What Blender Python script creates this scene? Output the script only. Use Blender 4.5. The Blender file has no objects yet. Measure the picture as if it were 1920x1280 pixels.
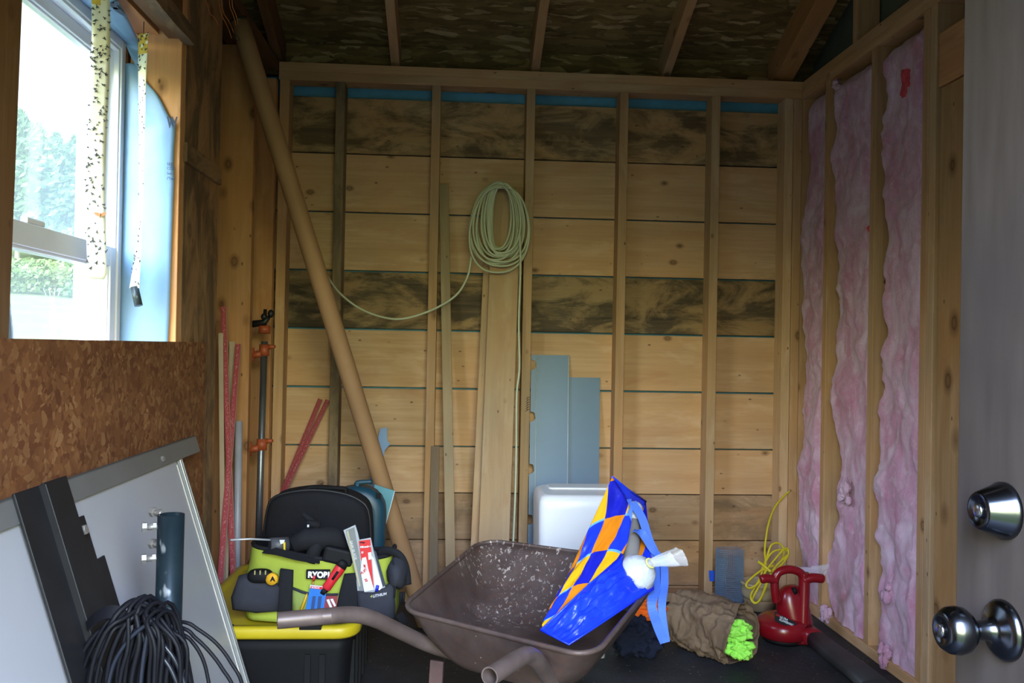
import bpy, math, random
import numpy as np
from mathutils import Vector, Matrix, noise as mnoise
R = math.radians
V = Vector
random.seed(7)
scene = bpy.context.scene
C = scene.collection

# ------------------------------------------------------------------ camera
H = 1.087                      # eye height above the shed floor
FPX = 1600.0                   # focal length in pixels of the 1920 wide frame
YAW, PITCH, ROLL = 0.0638, 0.00784, 0.0181
CF = V((math.sin(YAW)*math.cos(PITCH), math.cos(YAW)*math.cos(PITCH), math.sin(PITCH)))
_r0 = V((math.cos(YAW), -math.sin(YAW), 0)); _u0 = _r0.cross(CF)
CR = math.cos(ROLL)*_r0 + math.sin(ROLL)*_u0
CU = math.cos(ROLL)*_u0 - math.sin(ROLL)*_r0
EYE = V((0, 0, H))
cd = bpy.data.cameras.new('camera'); cam = bpy.data.objects.new('camera', cd); C.objects.link(cam)
cd.sensor_fit = 'HORIZONTAL'; cd.sensor_width = 36.0; cd.lens = FPX/1920*36.0
cd.clip_start = 0.02; cd.clip_end = 500
cam.matrix_world = Matrix(((CR.x, CU.x, -CF.x, EYE.x), (CR.y, CU.y, -CF.y, EYE.y), (CR.z, CU.z, -CF.z, EYE.z), (0, 0, 0, 1)))
scene.camera = cam

def at(px, py, X=None, Y=None, Z=None):
    """the point of the place that lies on the plane X, Y or Z = value along the view of pixel (px, py)"""
    d = CF + CR*((px-960)/FPX) + CU*((640-py)/FPX)
    if Y is not None: t = Y/d.y
    elif X is not None: t = X/d.x
    else: t = (Z-H)/d.z
    return EYE + d*t

# ------------------------------------------------------------------ world, portals, exposure
world = bpy.data.worlds.new('overcast_sky'); scene.world = world; world.use_nodes = True
wn = world.node_tree; wn.nodes.clear()
def wN(t, **k):
    n = wn.nodes.new(t)
    for a, b in k.items(): setattr(n, a, b)
    return n
w_out = wN('ShaderNodeOutputWorld'); w_bg = wN('ShaderNodeBackground')
w_tc = wN('ShaderNodeTexCoord'); w_sep = wN('ShaderNodeSeparateXYZ')
wn.links.new(w_tc.outputs['Generated'], w_sep.inputs[0])
w_cr = wN('ShaderNodeValToRGB')                          # colour by elevation
wn.links.new(w_sep.outputs['Z'], w_cr.inputs[0])
els = w_cr.color_ramp.elements
els[0].position = 0.0; els[0].color = (0.95, 0.96, 0.93, 1)
els[1].position = 0.40; els[1].color = (0.55, 0.69, 1.0, 1)
SKY_BASE, SKY_FRONT = 0.85, 19.0                           # sky boost added on the unseen door side to brighten the room
w_mr = wN('ShaderNodeMapRange', interpolation_type='SMOOTHSTEP')
w_mr.inputs['From Min'].default_value = -0.15; w_mr.inputs['From Max'].default_value = 0.75
w_mr.inputs['To Min'].default_value = 0.0; w_mr.inputs['To Max'].default_value = SKY_FRONT
w_neg = wN('ShaderNodeMath', operation='MULTIPLY'); w_neg.inputs[1].default_value = -1
wn.links.new(w_sep.outputs['Y'], w_neg.inputs[0]); wn.links.new(w_neg.outputs[0], w_mr.inputs['Value'])
w_el = wN('ShaderNodeMapRange', interpolation_type='SMOOTHSTEP')      # added boost fades towards the horizon so the upper walls get less light
w_el.inputs['From Min'].default_value = 0.0; w_el.inputs['From Max'].default_value = 0.42
w_el.inputs['To Min'].default_value = 0.135; w_el.inputs['To Max'].default_value = 1.0
wn.links.new(w_sep.outputs['Z'], w_el.inputs['Value'])
w_mu = wN('ShaderNodeMath', operation='MULTIPLY_ADD'); w_mu.inputs[2].default_value = SKY_BASE
wn.links.new(w_mr.outputs[0], w_mu.inputs[0]); wn.links.new(w_el.outputs[0], w_mu.inputs[1])
w_lo = wN('ShaderNodeMath', operation='SUBTRACT'); w_lo.inputs[0].default_value = 1.0; wn.links.new(w_el.outputs[0], w_lo.inputs[1])
w_fm = wN('ShaderNodeMapRange'); w_fm.inputs['From Min'].default_value = 0.0; w_fm.inputs['From Max'].default_value = .5
wn.links.new(w_neg.outputs[0], w_fm.inputs['Value'])
w_mk = wN('ShaderNodeMath', operation='MULTIPLY'); wn.links.new(w_lo.outputs[0], w_mk.inputs[0]); wn.links.new(w_fm.outputs[0], w_mk.inputs[1])
w_mx = wN('ShaderNodeMix', data_type='RGBA'); wn.links.new(w_mk.outputs[0], w_mx.inputs[0])
wn.links.new(w_cr.outputs[0], w_mx.inputs[6]); w_mx.inputs[7].default_value = (0.87, 0.89, 0.20, 1)      # yellow-green added low in the door-side sky to tint the upper walls
wn.links.new(w_mx.outputs[2], w_bg.inputs[0]); wn.links.new(w_mu.outputs[0], w_bg.inputs[1])
wn.links.new(w_bg.outputs[0], w_out.inputs[0])
world.cycles.sampling_method = 'AUTOMATIC'

def portal(name, M, sx, sy):
    l = bpy.data.lights.new(name, 'AREA'); l.shape = 'RECTANGLE'; l.size = sx; l.size_y = sy; l.energy = 0.0
    l.cycles.is_portal = True
    o = bpy.data.objects.new(name, l); C.objects.link(o); o.matrix_world = M
DOOR_X0, DOOR_X1, DOOR_H = -0.28, 0.68, 2.06
# the doorway behind the camera and the window let the daylight in
portal('doorway_daylight', Matrix.Translation(((DOOR_X0+DOOR_X1)/2, -0.05, DOOR_H/2)) @ Matrix.Rotation(R(90), 4, 'X'), DOOR_X1-DOOR_X0, DOOR_H)
portal('window_daylight', Matrix.Translation((-1.04, 1.95, 1.40)) @ Matrix.Rotation(R(-90), 4, 'Y'), 1.1, 0.95)
scene.view_settings.view_transform = 'Standard'; scene.view_settings.look = 'None'
scene.view_settings.gamma = 1.0; scene.view_settings.use_curve_mapping = False
scene.view_settings.exposure = 1.42
try:
    scene.cycles.use_denoising = True
    scene.cycles.diffuse_bounces = 5; scene.cycles.max_bounces = 10; scene.cycles.transparent_max_bounces = 16
    scene.cycles.sample_clamp_indirect = 4.0
except Exception: pass

# ------------------------------------------------------------------ mesh helpers
WM = {}
class MB:
    def __init__(s): s.v = []; s.f = []; s.sm = []; s.mi = []; s.uv = None
    def add(s, vs, fs, smooth=False, mi=0):
        o = len(s.v); s.v += [V(p) for p in vs]
        for f in fs: s.f.append([i+o for i in f]); s.sm.append(smooth); s.mi.append(mi)
        return s
    def box(s, a, b, mi=0):
        x0, y0, z0 = a; x1, y1, z1 = b
        vs = [(x0,y0,z0),(x1,y0,z0),(x1,y1,z0),(x0,y1,z0),(x0,y0,z1),(x1,y0,z1),(x1,y1,z1),(x0,y1,z1)]
        return s.add(vs, [(0,3,2,1),(4,5,6,7),(0,1,5,4),(1,2,6,5),(2,3,7,6),(3,0,4,7)], False, mi)
    def mbox(s, M, sx, sy, sz, mi=0):
        vs = [M @ V((x*sx/2, y*sy/2, z*sz/2)) for z in (-1,1) for (x,y) in ((-1,-1),(1,-1),(1,1),(-1,1))]
        return s.add(vs, [(0,3,2,1),(4,5,6,7),(0,1,5,4),(1,2,6,5),(2,3,7,6),(3,0,4,7)], False, mi)
    def grid(s, fn, nu, nv, smooth=True, mi=0, closeu=False):
        vs = [fn(i/(nu if closeu else nu-1), j/(nv-1)) for j in range(nv) for i in range(nu)]
        fs = []
        for j in range(nv-1):
            for i in range(nu if closeu else nu-1):
                a = j*nu+i; b = j*nu+(i+1) % nu
                fs.append((a, b, b+nu, a+nu))
        return s.add(vs, fs, smooth, mi)
    def loft(s, rings, cap0=True, cap1=True, smooth=True, mi=0):
        n = len(rings[0]); vs = [p for r in rings for p in r]; fs = []
        for j in range(len(rings)-1):
            for i in range(n):
                a = j*n+i; b = j*n+(i+1) % n
                fs.append((a, b, b+n, a+n))
        s.add(vs, fs, smooth, mi)
        o = len(s.v)-len(vs)
        if cap0: s.f.append([o+i for i in reversed(range(n))]); s.sm.append(False); s.mi.append(mi)
        if cap1: s.f.append([o+(len(rings)-1)*n+i for i in range(n)]); s.sm.append(False); s.mi.append(mi)
        return s
    def tube(s, pts, r, seg=8, caps=True, closed=False, mi=0, flat=None):
        pts = [V(p) for p in pts]; n = len(pts); rs = r if isinstance(r, (list, tuple)) else [r]*n
        ts = []
        for i in range(n):
            a = pts[(i-1) % n] if (closed or i > 0) else pts[0]
            b = pts[(i+1) % n] if (closed or i < n-1) else pts[-1]
            d = b-a; ts.append(d.normalized() if d.length > 1e-9 else V((0,0,1)))
        up = V((0,0,1)) if abs(ts[0].z) < .9 else V((1,0,0))
        nrm = (up-ts[0]*up.dot(ts[0])).normalized(); rings = []
        for i in range(n):
            nrm = nrm-ts[i]*nrm.dot(ts[i])
            nrm = nrm.normalized() if nrm.length > 1e-6 else ts[i].orthogonal().normalized()
            bn = ts[i].cross(nrm)
            fl = flat or 1.0
            rings.append([pts[i]+(nrm*math.cos(a)*rs[i]+bn*math.sin(a)*rs[i]*fl) for a in [2*math.pi*k/seg for k in range(seg)]])
        if closed: rings.append(rings[0]); return s.loft(rings, False, False, True, mi)
        return s.loft(rings, caps, caps, True, mi)
    def lathe(s, prof, M=Matrix(), seg=24, mi=0, cap0=True, cap1=True, sharp=False):
        rings = [[M @ V((r*math.cos(a), r*math.sin(a), z)) for a in [2*math.pi*k/seg for k in range(seg)]] for r, z in prof]
        return s.loft(rings, cap0, cap1, not sharp, mi)
    def prism(s, poly, M, t, mi=0):
        n = len(poly)
        vs = [M @ V((x, y, 0)) for x, y in poly]+[M @ V((x, y, t)) for x, y in poly]
        fs = [list(reversed(range(n))), list(range(n, 2*n))]+[(i, (i+1) % n, n+(i+1) % n, n+i) for i in range(n)]
        return s.add(vs, fs, False, mi)
    def blob(s, c, r, amp=0.0, fr=1.0, nu=24, nv=14, seed=0, mi=0, pw=1.0):
        c = V(c); r = V(r)
        def fn(u, v):
            th = 2*math.pi*u; ph = math.pi*(v-.5)
            d = V((math.copysign(abs(math.cos(ph)*math.cos(th))**pw, math.cos(ph)*math.cos(th)), math.copysign(abs(math.cos(ph)*math.sin(th))**pw, math.cos(ph)*math.sin(th)), math.copysign(abs(math.sin(ph))**pw, math.sin(ph))))
            k = 1+amp*fbm(d*fr+V((seed*7.3, seed*3.1, seed*1.7)))
            return c+V((d.x*r.x, d.y*r.y, d.z*r.z))*k
        return s.grid(fn, nu, nv, True, mi, closeu=True)
    def build(s, name, mat, parent=None, M=None, bevel=0, solid=0, sub=0, seg=2):
        if M is None:
            if parent is not None: M = Matrix.Translation(WM[parent].translation)
            else:
                lo = V((min(p.x for p in s.v), min(p.y for p in s.v), min(p.z for p in s.v))); hi = V((max(p.x for p in s.v), max(p.y for p in s.v), 0))
                M = Matrix.Translation(((lo.x+hi.x)/2, (lo.y+hi.y)/2, lo.z))
        Mi = M.inverted()
        me = bpy.data.meshes.new(name)
        me.from_pydata([tuple(Mi @ p) for p in s.v], [], s.f)
        me.polygons.foreach_set('use_smooth', s.sm); me.polygons.foreach_set('material_index', s.mi)
        if s.uv:
            ul = me.uv_layers.new(name='UVMap')
            for lp in me.loops: ul.data[lp.index].uv = s.uv[lp.vertex_index]
        for m in (mat if isinstance(mat, (list, tuple)) else [mat]): me.materials.append(m)
        me.validate(); me.update()
        o = bpy.data.objects.new(name, me); C.objects.link(o)
        place(o, M, parent)
        if solid:
            md = o.modifiers.new('thickness', 'SOLIDIFY'); md.thickness = solid; md.offset = 0
        if bevel:
            md = o.modifiers.new('edge', 'BEVEL'); md.width = bevel; md.segments = seg; md.limit_method = 'ANGLE'; md.angle_limit = R(40)
        if sub:
            md = o.modifiers.new('smooth', 'SUBSURF'); md.levels = sub; md.render_levels = sub
        return o
def place(o, M, parent=None):
    WM[o] = M.copy()
    if parent is not None:
        o.parent = parent; o.matrix_basis = WM[parent].inverted() @ M
    else: o.matrix_basis = M
def fbm(p, oct=4):
    return mnoise.fractal(p, 1.0, 2.0, oct)
def tag(o, label=None, cat=None, group=None, kind=None):
    if label: o['label'] = label
    if cat: o['category'] = cat
    if group: o['group'] = group
    if kind: o['kind'] = kind
    return o
def thing(name, loc, label, cat, group=None):
    o = bpy.data.objects.new(name, None); C.objects.link(o); o.empty_display_size = .05
    place(o, Matrix.Translation(loc)); return tag(o, label, cat, group)
def struct(name, loc=(0,0,0)):
    o = bpy.data.objects.new(name, None); C.objects.link(o); place(o, Matrix.Translation(loc)); o['kind'] = 'structure'; return o
def axes(o, x, y=None):
    x = V(x).normalized(); y = V(y if y is not None else (0,0,1)); y = (y-x*y.dot(x)).normalized(); z = x.cross(y)
    return Matrix(((x.x,y.x,z.x,o[0]),(x.y,y.y,z.y,o[1]),(x.z,y.z,z.z,o[2]),(0,0,0,1)))
def board(name, a, b, w, t, wdir, mat, parent=None, bevel=.002, jag=0):
    """a board whose length runs a->b; its grain follows local X"""
    a = V(a); b = V(b); M = axes((a+b)/2, b-a, wdir); L = (b-a).length
    mb = MB()
    if jag:
        n = max(8, int(L/.05)); rings = []
        for i in range(n+1):
            x = -L/2+L*i/n; e0 = jag*fbm(V((x*6, 3.1, a.x*9)))+jag*.6*fbm(V((x*23, 1.3, a.y*9))); e1 = jag*fbm(V((x*5, 9.7, b.y*7)))
            rings.append([M @ V(p) for p in ((x, -w/2+e0, -t/2), (x, w/2+e1, -t/2), (x, w/2+e1, t/2), (x, -w/2+e0, t/2))])
        mb.loft(rings, True, True, False)
        return mb.build(name, mat, parent, M=M)
    mb.mbox(M, L, w, t)
    return mb.build(name, mat, parent, M=M, bevel=bevel)
def smooth_path(pts, n=8, closed=False):
    pts = [V(p) for p in pts]; out = []; N = len(pts)
    rng = range(N if closed else N-1)
    for i in rng:
        g = lambda k: pts[k % N] if closed else pts[min(max(k, 0), N-1)]
        p0, p1, p2, p3 = g(i-1), g(i), g(i+1), g(i+2)
        for k in range(n):
            t = k/n
            out.append(.5*((2*p1)+(p2-p0)*t+(2*p0-5*p1+4*p2-p3)*t*t+(3*p1-p0-3*p2+p3)*t**3))
    if not closed: out.append(pts[-1])
    return out
def text(name, s, size, M, mat, parent, align='LEFT', shear=0, bold=0, depth=.0003, sx=1.0):
    cu = bpy.data.curves.new('t', 'FONT'); cu.body = s; cu.size = size; cu.extrude = depth; cu.align_x = align; cu.shear = shear; cu.offset = bold
    cu.space_line = .8
    ob = bpy.data.objects.new('t', cu); C.objects.link(ob)
    dg = bpy.context.evaluated_depsgraph_get()
    me = bpy.data.meshes.new_from_object(ob.evaluated_get(dg)); bpy.data.objects.remove(ob)
    me.name = name; me.materials.clear(); me.materials.append(mat)
    if sx != 1: me.transform(Matrix.Diagonal((sx, 1, 1, 1)))
    o = bpy.data.objects.new(name, me); C.objects.link(o); place(o, M, parent); return o

# ------------------------------------------------------------------ materials
class NT:
    def __init__(s, name):
        s.m = bpy.data.materials.new(name); s.m.use_nodes = True; s.t = s.m.node_tree
        s.b = s.t.nodes['Principled BSDF']
    def n(s, t, **k):
        nd = s.t.nodes.new('ShaderNode'+t)
        for a, b in k.items(): setattr(nd, a, b)
        return nd
    def l(s, a, b): s.t.links.new(a, b)
    def setin(s, sock, v):
        if hasattr(v, 'links') or isinstance(v, bpy.types.NodeSocket): s.l(v, sock)
        elif isinstance(v, (tuple, list)) and len(v) == 3 and sock.type == 'RGBA': sock.default_value = (*v, 1)
        else: sock.default_value = v
    def coord(s, kind='Object', scale=(1,1,1), rand=0.0, rot=(0,0,0)):
        tc = s.n('TexCoord'); mp = s.n('Mapping'); mp.inputs['Scale'].default_value = scale; mp.inputs['Rotation'].default_value = rot
        src = tc.outputs[kind]
        if rand:
            oi = s.n('ObjectInfo'); mu = s.n('VectorMath', operation='MULTIPLY'); mu.inputs[1].default_value = (rand, rand*1.7, rand*.9)
            cb = s.n('CombineXYZ')
            for i in range(3): s.l(oi.outputs['Random'], cb.inputs[i])
            s.l(cb.outputs[0], mu.inputs[0]); ad = s.n('VectorMath', operation='ADD'); s.l(src, ad.inputs[0]); s.l(mu.outputs[0], ad.inputs[1]); src = ad.outputs[0]
        s.l(src, mp.inputs[0]); return mp.outputs[0]
    def noise(s, vec, scale=5, detail=4, rough=.55, dist=0):
        x = s.n('TexNoise'); s.l(vec, x.inputs['Vector']); x.inputs['Scale'].default_value = scale; x.inputs['Detail'].default_value = detail
        x.inputs['Roughness'].default_value = rough; x.inputs['Distortion'].default_value = dist; return x.outputs['Fac']
    def voro(s, vec, scale=5, feature='F1', rnd=1.0, out='Distance', metric='EUCLIDEAN'):
        x = s.n('TexVoronoi', feature=feature)
        if feature == 'F1': x.distance = metric
        s.l(vec, x.inputs['Vector']); x.inputs['Scale'].default_value = scale
        x.inputs['Randomness'].default_value = rnd; return x.outputs[out]
    def ramp(s, f, stops, interp='LINEAR'):
        x = s.n('ValToRGB'); s.l(f, x.inputs[0]); e = x.color_ramp.elements; x.color_ramp.interpolation = interp
        while len(e) < len(stops): e.new(.5)
        for i, (p, c) in enumerate(stops):
            e[i].position = p; e[i].color = (*c, 1) if isinstance(c, (tuple, list)) else (c, c, c, 1)
        return x.outputs[0]
    def mix(s, f, a, b, mode='MIX'):
        x = s.n('Mix', data_type='RGBA', blend_type=mode); s.setin(x.inputs[0], f); s.setin(x.inputs[6], a); s.setin(x.inputs[7], b); return x.outputs[2]
    def math(s, op, a, b=0.0):
        x = s.n('Math', operation=op); s.setin(x.inputs[0], a); s.setin(x.inputs[1], b); return x.outputs[0]
    def bump(s, h, strength=.3, dist=.01):
        x = s.n('Bump'); s.l(h, x.inputs['Height']); x.inputs['Strength'].default_value = strength; x.inputs['Distance'].default_value = dist
        s.l(x.outputs[0], s.b.inputs['Normal'])
    def fin(s, col=None, rough=None, metal=None, spec=None):
        if col is not None: s.setin(s.b.inputs['Base Color'], col)
        if rough is not None: s.setin(s.b.inputs['Roughness'], rough)
        if metal is not None: s.setin(s.b.inputs['Metallic'], metal)
        if spec is not None: s.setin(s.b.inputs['Specular IOR Level'], spec)
        return s.m
def plain(name, col, rough=.5, metal=0.0, spec=.5, var=.12, vs=9, bump=0.0):
    t = NT(name); c = t.coord('Object', rand=3)
    nz = t.noise(c, vs, 5, .6)
    k = t.ramp(nz, [(.3, tuple(x*(1-var) for x in col)), (.7, tuple(min(1, x*(1+var)) for x in col))])
    if bump: t.bump(t.noise(c, vs*6, 4, .6), bump, .004)
    return t.fin(k, rough, metal, spec)
def wood(name, base, dark, stain=0.0, grey=0.0, knots=.10, rough=.7, ring=46, stain_lo=.50):
    t = NT(name); c = t.coord('Object', rand=11)
    mp = t.n('Mapping'); t.l(c, mp.inputs[0]); mp.inputs['Scale'].default_value = (.45, 4.2, 4.2)
    n1 = t.noise(mp.outputs[0], 1.3, 3, .5, .25)
    s = t.math('SINE', t.math('MULTIPLY', n1, float(ring)))
    s = t.math('MULTIPLY_ADD', s, .5); s.node.inputs[2].default_value = .5
    mp2 = t.n('Mapping'); t.l(c, mp2.inputs[0]); mp2.inputs['Scale'].default_value = (3, 90, 90)
    fine = t.noise(mp2.outputs[0], 1, 4, .65)
    big = t.noise(c, 2.2, 3, .5)
    col = t.mix(t.ramp(s, [(.25, 0.0), (.95, .42)]), base, dark)
    col = t.mix(t.ramp(fine, [(.35, 0.0), (.75, .38)]), col, tuple(x*.62 for x in dark))
    tint = tuple(min(1, x*f) for x, f in zip(base, (1.10, .92, .72)))
    col = t.mix(t.ramp(big, [(.38, 0.0), (.66, .65)]), col, tint)
    mq = t.n('Mapping'); t.l(c, mq.inputs[0]); mq.inputs['Rotation'].default_value = (0, 0, .6); mq.inputs['Scale'].default_value = (2.2, 9, 9)
    col = t.mix(t.ramp(t.noise(mq.outputs[0], 1.4, 4, .6, .4), [(.55, 0.0), (.68, .42)]), col, tuple(min(1, x*f) for x, f in zip(base, (1.28, 1.34, 1.45))))
    mq2 = t.n('Mapping'); t.l(c, mq2.inputs[0]); mq2.inputs['Scale'].default_value = (1.1, 3.4, 3.4)
    col = t.mix(t.ramp(t.noise(mq2.outputs[0], 2.1, 4, .6, .5), [(.57, 0.0), (.70, .5)]), col, tuple(x*f for x, f in zip(base, (.80, .62, .50))))
    oi = t.n('ObjectInfo'); val = t.math('MULTIPLY_ADD', oi.outputs['Random'], .36); val.node.inputs[2].default_value = .82
    vv = t.n('CombineColor'); [t.l(val, vv.inputs[i]) for i in range(3)]
    col = t.mix(1.0, col, vv.outputs[0], 'MULTIPLY')
    if knots:
        mk = t.n('Mapping'); t.l(c, mk.inputs[0]); mk.inputs['Scale'].default_value = (4.2, 6.5, 6.5)
        kd = t.voro(mk.outputs[0], 1.15)
        col = t.mix(t.ramp(kd, [(0.0, .55), (knots*.45, .6), (knots*.62, .85), (knots*.8, .5), (knots*1.5, 0.0)]), col, (.085, .036, .014))
        mk2 = t.n('Mapping'); t.l(c, mk2.inputs[0]); mk2.inputs['Scale'].default_value = (6, 11, 11)
        col = t.mix(t.ramp(t.voro(mk2.outputs[0], 1.6), [(0.0, .9), (.05, .6), (.085, 0.0)]), col, (.06, .028, .012))
    if grey:
        mg = t.n('Mapping'); t.l(c, mg.inputs[0]); mg.inputs['Scale'].default_value = (2, 9, 9)
        col = t.mix(t.math('MULTIPLY', t.ramp(t.noise(mg.outputs[0], 1.5, 6, .7), [(.3, .55), (.7, 1.0)]), grey), col, (.21, .185, .15))
    if stain:
        ms = t.n('Mapping'); t.l(c, ms.inputs[0]); ms.inputs['Scale'].default_value = (1, 2.3, 2.3)
        st = t.noise(ms.outputs[0], 3.6, 8, .68, .6)
        sp = t.noise(mp2.outputs[0], .35, 6, .75)
        f = t.math('MULTIPLY', t.ramp(st, [(stain_lo-.05, 0.0), (stain_lo+.09, 1.0)]), t.ramp(sp, [(.2, .55), (.62, 1.0)]))
        col = t.mix(t.math('MULTIPLY', f, stain), col, (.042, .034, .026))
    t.bump(fine, .25, .003)
    return t.fin(col, rough, 0, .25)
def osb(name, stops, sc=1.0):
    t = NT(name); c = t.coord('Object', rand=5)
    nz = t.n('TexNoise'); t.l(c, nz.inputs['Vector']); nz.inputs['Scale'].default_value = 9*sc; nz.inputs['Detail'].default_value = 3
    wob = t.n('VectorMath', operation='MULTIPLY_ADD'); t.l(nz.outputs['Color'], wob.inputs[0]); wob.inputs[1].default_value = (.05, .05, .05); t.l(c, wob.inputs[2])
    def layer(ang, k):
        m = t.n('Mapping'); t.l(wob.outputs[0], m.inputs[0]); m.inputs['Rotation'].default_value = (ang, ang*.7, ang); m.inputs['Scale'].default_value = (11*sc*k, 62*sc*k, 62*sc*k)
        x = t.n('TexVoronoi'); t.l(m.outputs[0], x.inputs['Vector']); x.inputs['Scale'].default_value = 1
        sp = t.n('SeparateColor'); t.l(x.outputs['Color'], sp.inputs[0]); return sp.outputs[0], sp.outputs[1]
    a, a2 = layer(.35, 1.0); b, b2 = layer(-.8, .8); d, d2 = layer(1.7, 1.25); e, e2 = layer(2.5, .9)
    f = t.mix(t.math('GREATER_THAN', a2, .5), a, b); f = t.mix(t.math('GREATER_THAN', d2, .6), f, d); f = t.mix(t.math('GREATER_THAN', e2, .66), f, e)
    g = t.noise(c, 7*sc, 5, .6)
    col = t.ramp(f, stops)
    col = t.mix(t.ramp(g, [(.3, .55), (.7, 0.0)]), col, tuple(x*.45 for x in stops[0][1]))
    fb = t.n('RGBToBW'); t.l(f, fb.inputs[0]); t.bump(fb.outputs[0], .35, .004)
    return t.fin(col, .62, 0, .35)
def cloth(name, col, rough=.85, sc=30, b=.4, var=.2):
    t = NT(name); c = t.coord('Object', rand=3)
    col = t.ramp(t.noise(c, 7, 4, .6), [(.3, tuple(x*(1-var) for x in col)), (.7, tuple(min(1, x*(1+var)) for x in col))])
    t.bump(t.noise(c, sc, 4, .6), b, .004); return t.fin(col, rough, 0, .25)

PINE = (.50, .325, .19); PDK = (.37, .21, .092)
M_pine = wood('pine', PINE, PDK)
M_pine_warm = wood('pine_warm', (.53, .285, .135), (.39, .175, .065), knots=.12)
M_pine_clean = wood('pine_pale', (.53, .375, .235), (.41, .265, .145), knots=.06)
M_board = wood('pine_boards', (.51, .345, .215), (.39, .235, .118), knots=.085, ring=38)
M_board_st = wood('stained_boards', (.43, .29, .16), (.30, .18, .08), stain=.8, knots=.085, ring=34, stain_lo=.50)
M_board_dk = wood('mildewed_boards', (.40, .28, .15), (.27, .17, .075), stain=.95, grey=.15, knots=.09, ring=34, stain_lo=.475)
M_weather = wood('weathered_wood', (.30, .20, .11), (.17, .10, .045), stain=.55, grey=.5, knots=.1, stain_lo=.48)
M_planki = wood('weathered_plank', (.34, .20, .095), (.22, .115, .045), stain=.75, grey=.12, knots=.14, stain_lo=.46)
M_grey = wood('greyed_lath', (.46, .35, .22), (.36, .255, .145), grey=.22, knots=.06)
M_lumber = wood('pale_lumber', (.52, .37, .225), (.43, .28, .15), grey=.25, knots=.07, ring=30)
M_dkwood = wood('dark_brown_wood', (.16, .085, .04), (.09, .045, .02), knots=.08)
M_osb = osb('osb_wall', [(0.0, (.145, .048, .019)), (.3, (.20, .077, .028)), (.7, (.25, .104, .037)), (1.0, (.35, .175, .072))])
M_osb_roof = osb('osb_roof', [(0.0, (.14, .09, .036)), (.4, (.21, .14, .055)), (.8, (.30, .205, .085)), (1.0, (.58, .44, .24))], .8)
M_blue = plain('blue_house_wrap_back', (.10, .33, .55), .55)
M_wrap = plain('pale_blue_house_wrap', (.19, .335, .52), .45, var=.06)
M_vinyl = plain('white_vinyl', (.72, .74, .80), .35, var=.03)
M_ink = plain('grey_ink', (.035, .055, .10), .7)
M_white = plain('white_paint', (.80, .80, .80), .5, var=.03)
M_dark = plain('black_paint', (.010, .010, .012), .5)

# ------------------------------------------------------------------ the shed
D = 3.658; XL = -0.775; XR = 1.497
WT = H+1.195                        # top of the wall plates
DB = D+.089                         # face of the back boards
def zat(py, y, px=1000): return at(px, py, Y=y).z

# floor: packed dark ground with specks
t = NT('dark_floor'); c = t.coord('Object')
col = t.ramp(t.noise(c, 3.5, 6, .65), [(.3, (.012, .013, .017)), (.7, (.034, .036, .042))])
col = t.mix(t.ramp(t.noise(c, 22, 5, .7), [(.55, 0.0), (.75, .5)]), col, (.055, .052, .05))
col = t.mix(t.ramp(t.voro(c, 34), [(0.0, 1.0), (.07, .9), (.10, 0.0)]), col, (.26, .24, .20))
t.bump(t.noise(c, 30, 6, .7), .5, .008)
M_floor = t.fin(col, .62, 0, .35)
fl = MB().box((XL-.16, -.12, -.06), (XR+.12, DB+.04, 0)).build('floor', M_floor); fl['kind'] = 'structure'

# ---- back wall
wb = struct('wall_back', (.36, D, 0))
MB().box((XL-.14, DB+.030, -.02), (XR+.12, DB+.036, WT-.02)).build('wrap_sheet', M_blue, wb)['label'] = 'blue house wrap showing through gaps between boards'
seams = [zat(p, DB) for p in (196, 299, 407, 515, 622, 730, 838, 925, 1012, 1098)]+[-.06]
mats = [M_board_st, M_board, M_board, M_board_dk, M_board, M_board, M_board, M_board_st, M_board, M_board]
M_board_gs = wood('lightly_stained_boards', (.48, .315, .19), (.35, .20, .10), stain=.5, knots=.085, ring=34, stain_lo=.53)
mats[7] = mats[8] = M_board_gs
gaps = [.004, .003, .004, .005, .006, .006, .004, .002, .002, .002]
for i in range(10):
    z1 = seams[i]-(gaps[i] if i else 0); z0 = seams[i+1]+.002
    board('wall_board', (XL-.06, DB+.011, (z0+z1)/2), (XR+.08, DB+.011, (z0+z1)/2), z1-z0, .022, (0,0,1), mats[i], wb, bevel=.0025)
S0 = -.5365; SP = .4064
for k in range(5):
    x = S0+k*SP+.019
    board('stud', (x, D+.0445, .038), (x+.002, D+.0445, WT-.076), .038, .089, (1,0,0), [M_weather, M_pine, M_pine_clean, M_pine, M_pine_clean][k], wb)
board('stud', (XL+.02, D+.0445, .038), (XL+.026, D+.0445, WT-.076), .040, .089, (1,0,0), M_pine, wb)
board('stud', (XR-.020, D+.0445, .038), (XR-.020, D+.0445, WT-.076), .038, .089, (1,0,0), M_pine, wb)
board('stud', (XR-.060, D+.0445, .038), (XR-.060, D+.0445, WT-.076), .038, .089, (1,0,0), M_pine_clean, wb)
board('top_plate', (XL, D+.0445, WT-.019), (XR, D+.0445, WT-.019), .038, .089, (0,0,1), M_pine, wb)
board('top_plate', (XL, D+.0445, WT-.057), (XR, D+.0445, WT-.057), .038, .089, (0,0,1), M_pine, wb)
board('bottom_plate', (XL, D+.0445, .019), (XR, D+.0445, .019), .038, .089, (0,0,1), M_pine_clean, wb)
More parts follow.
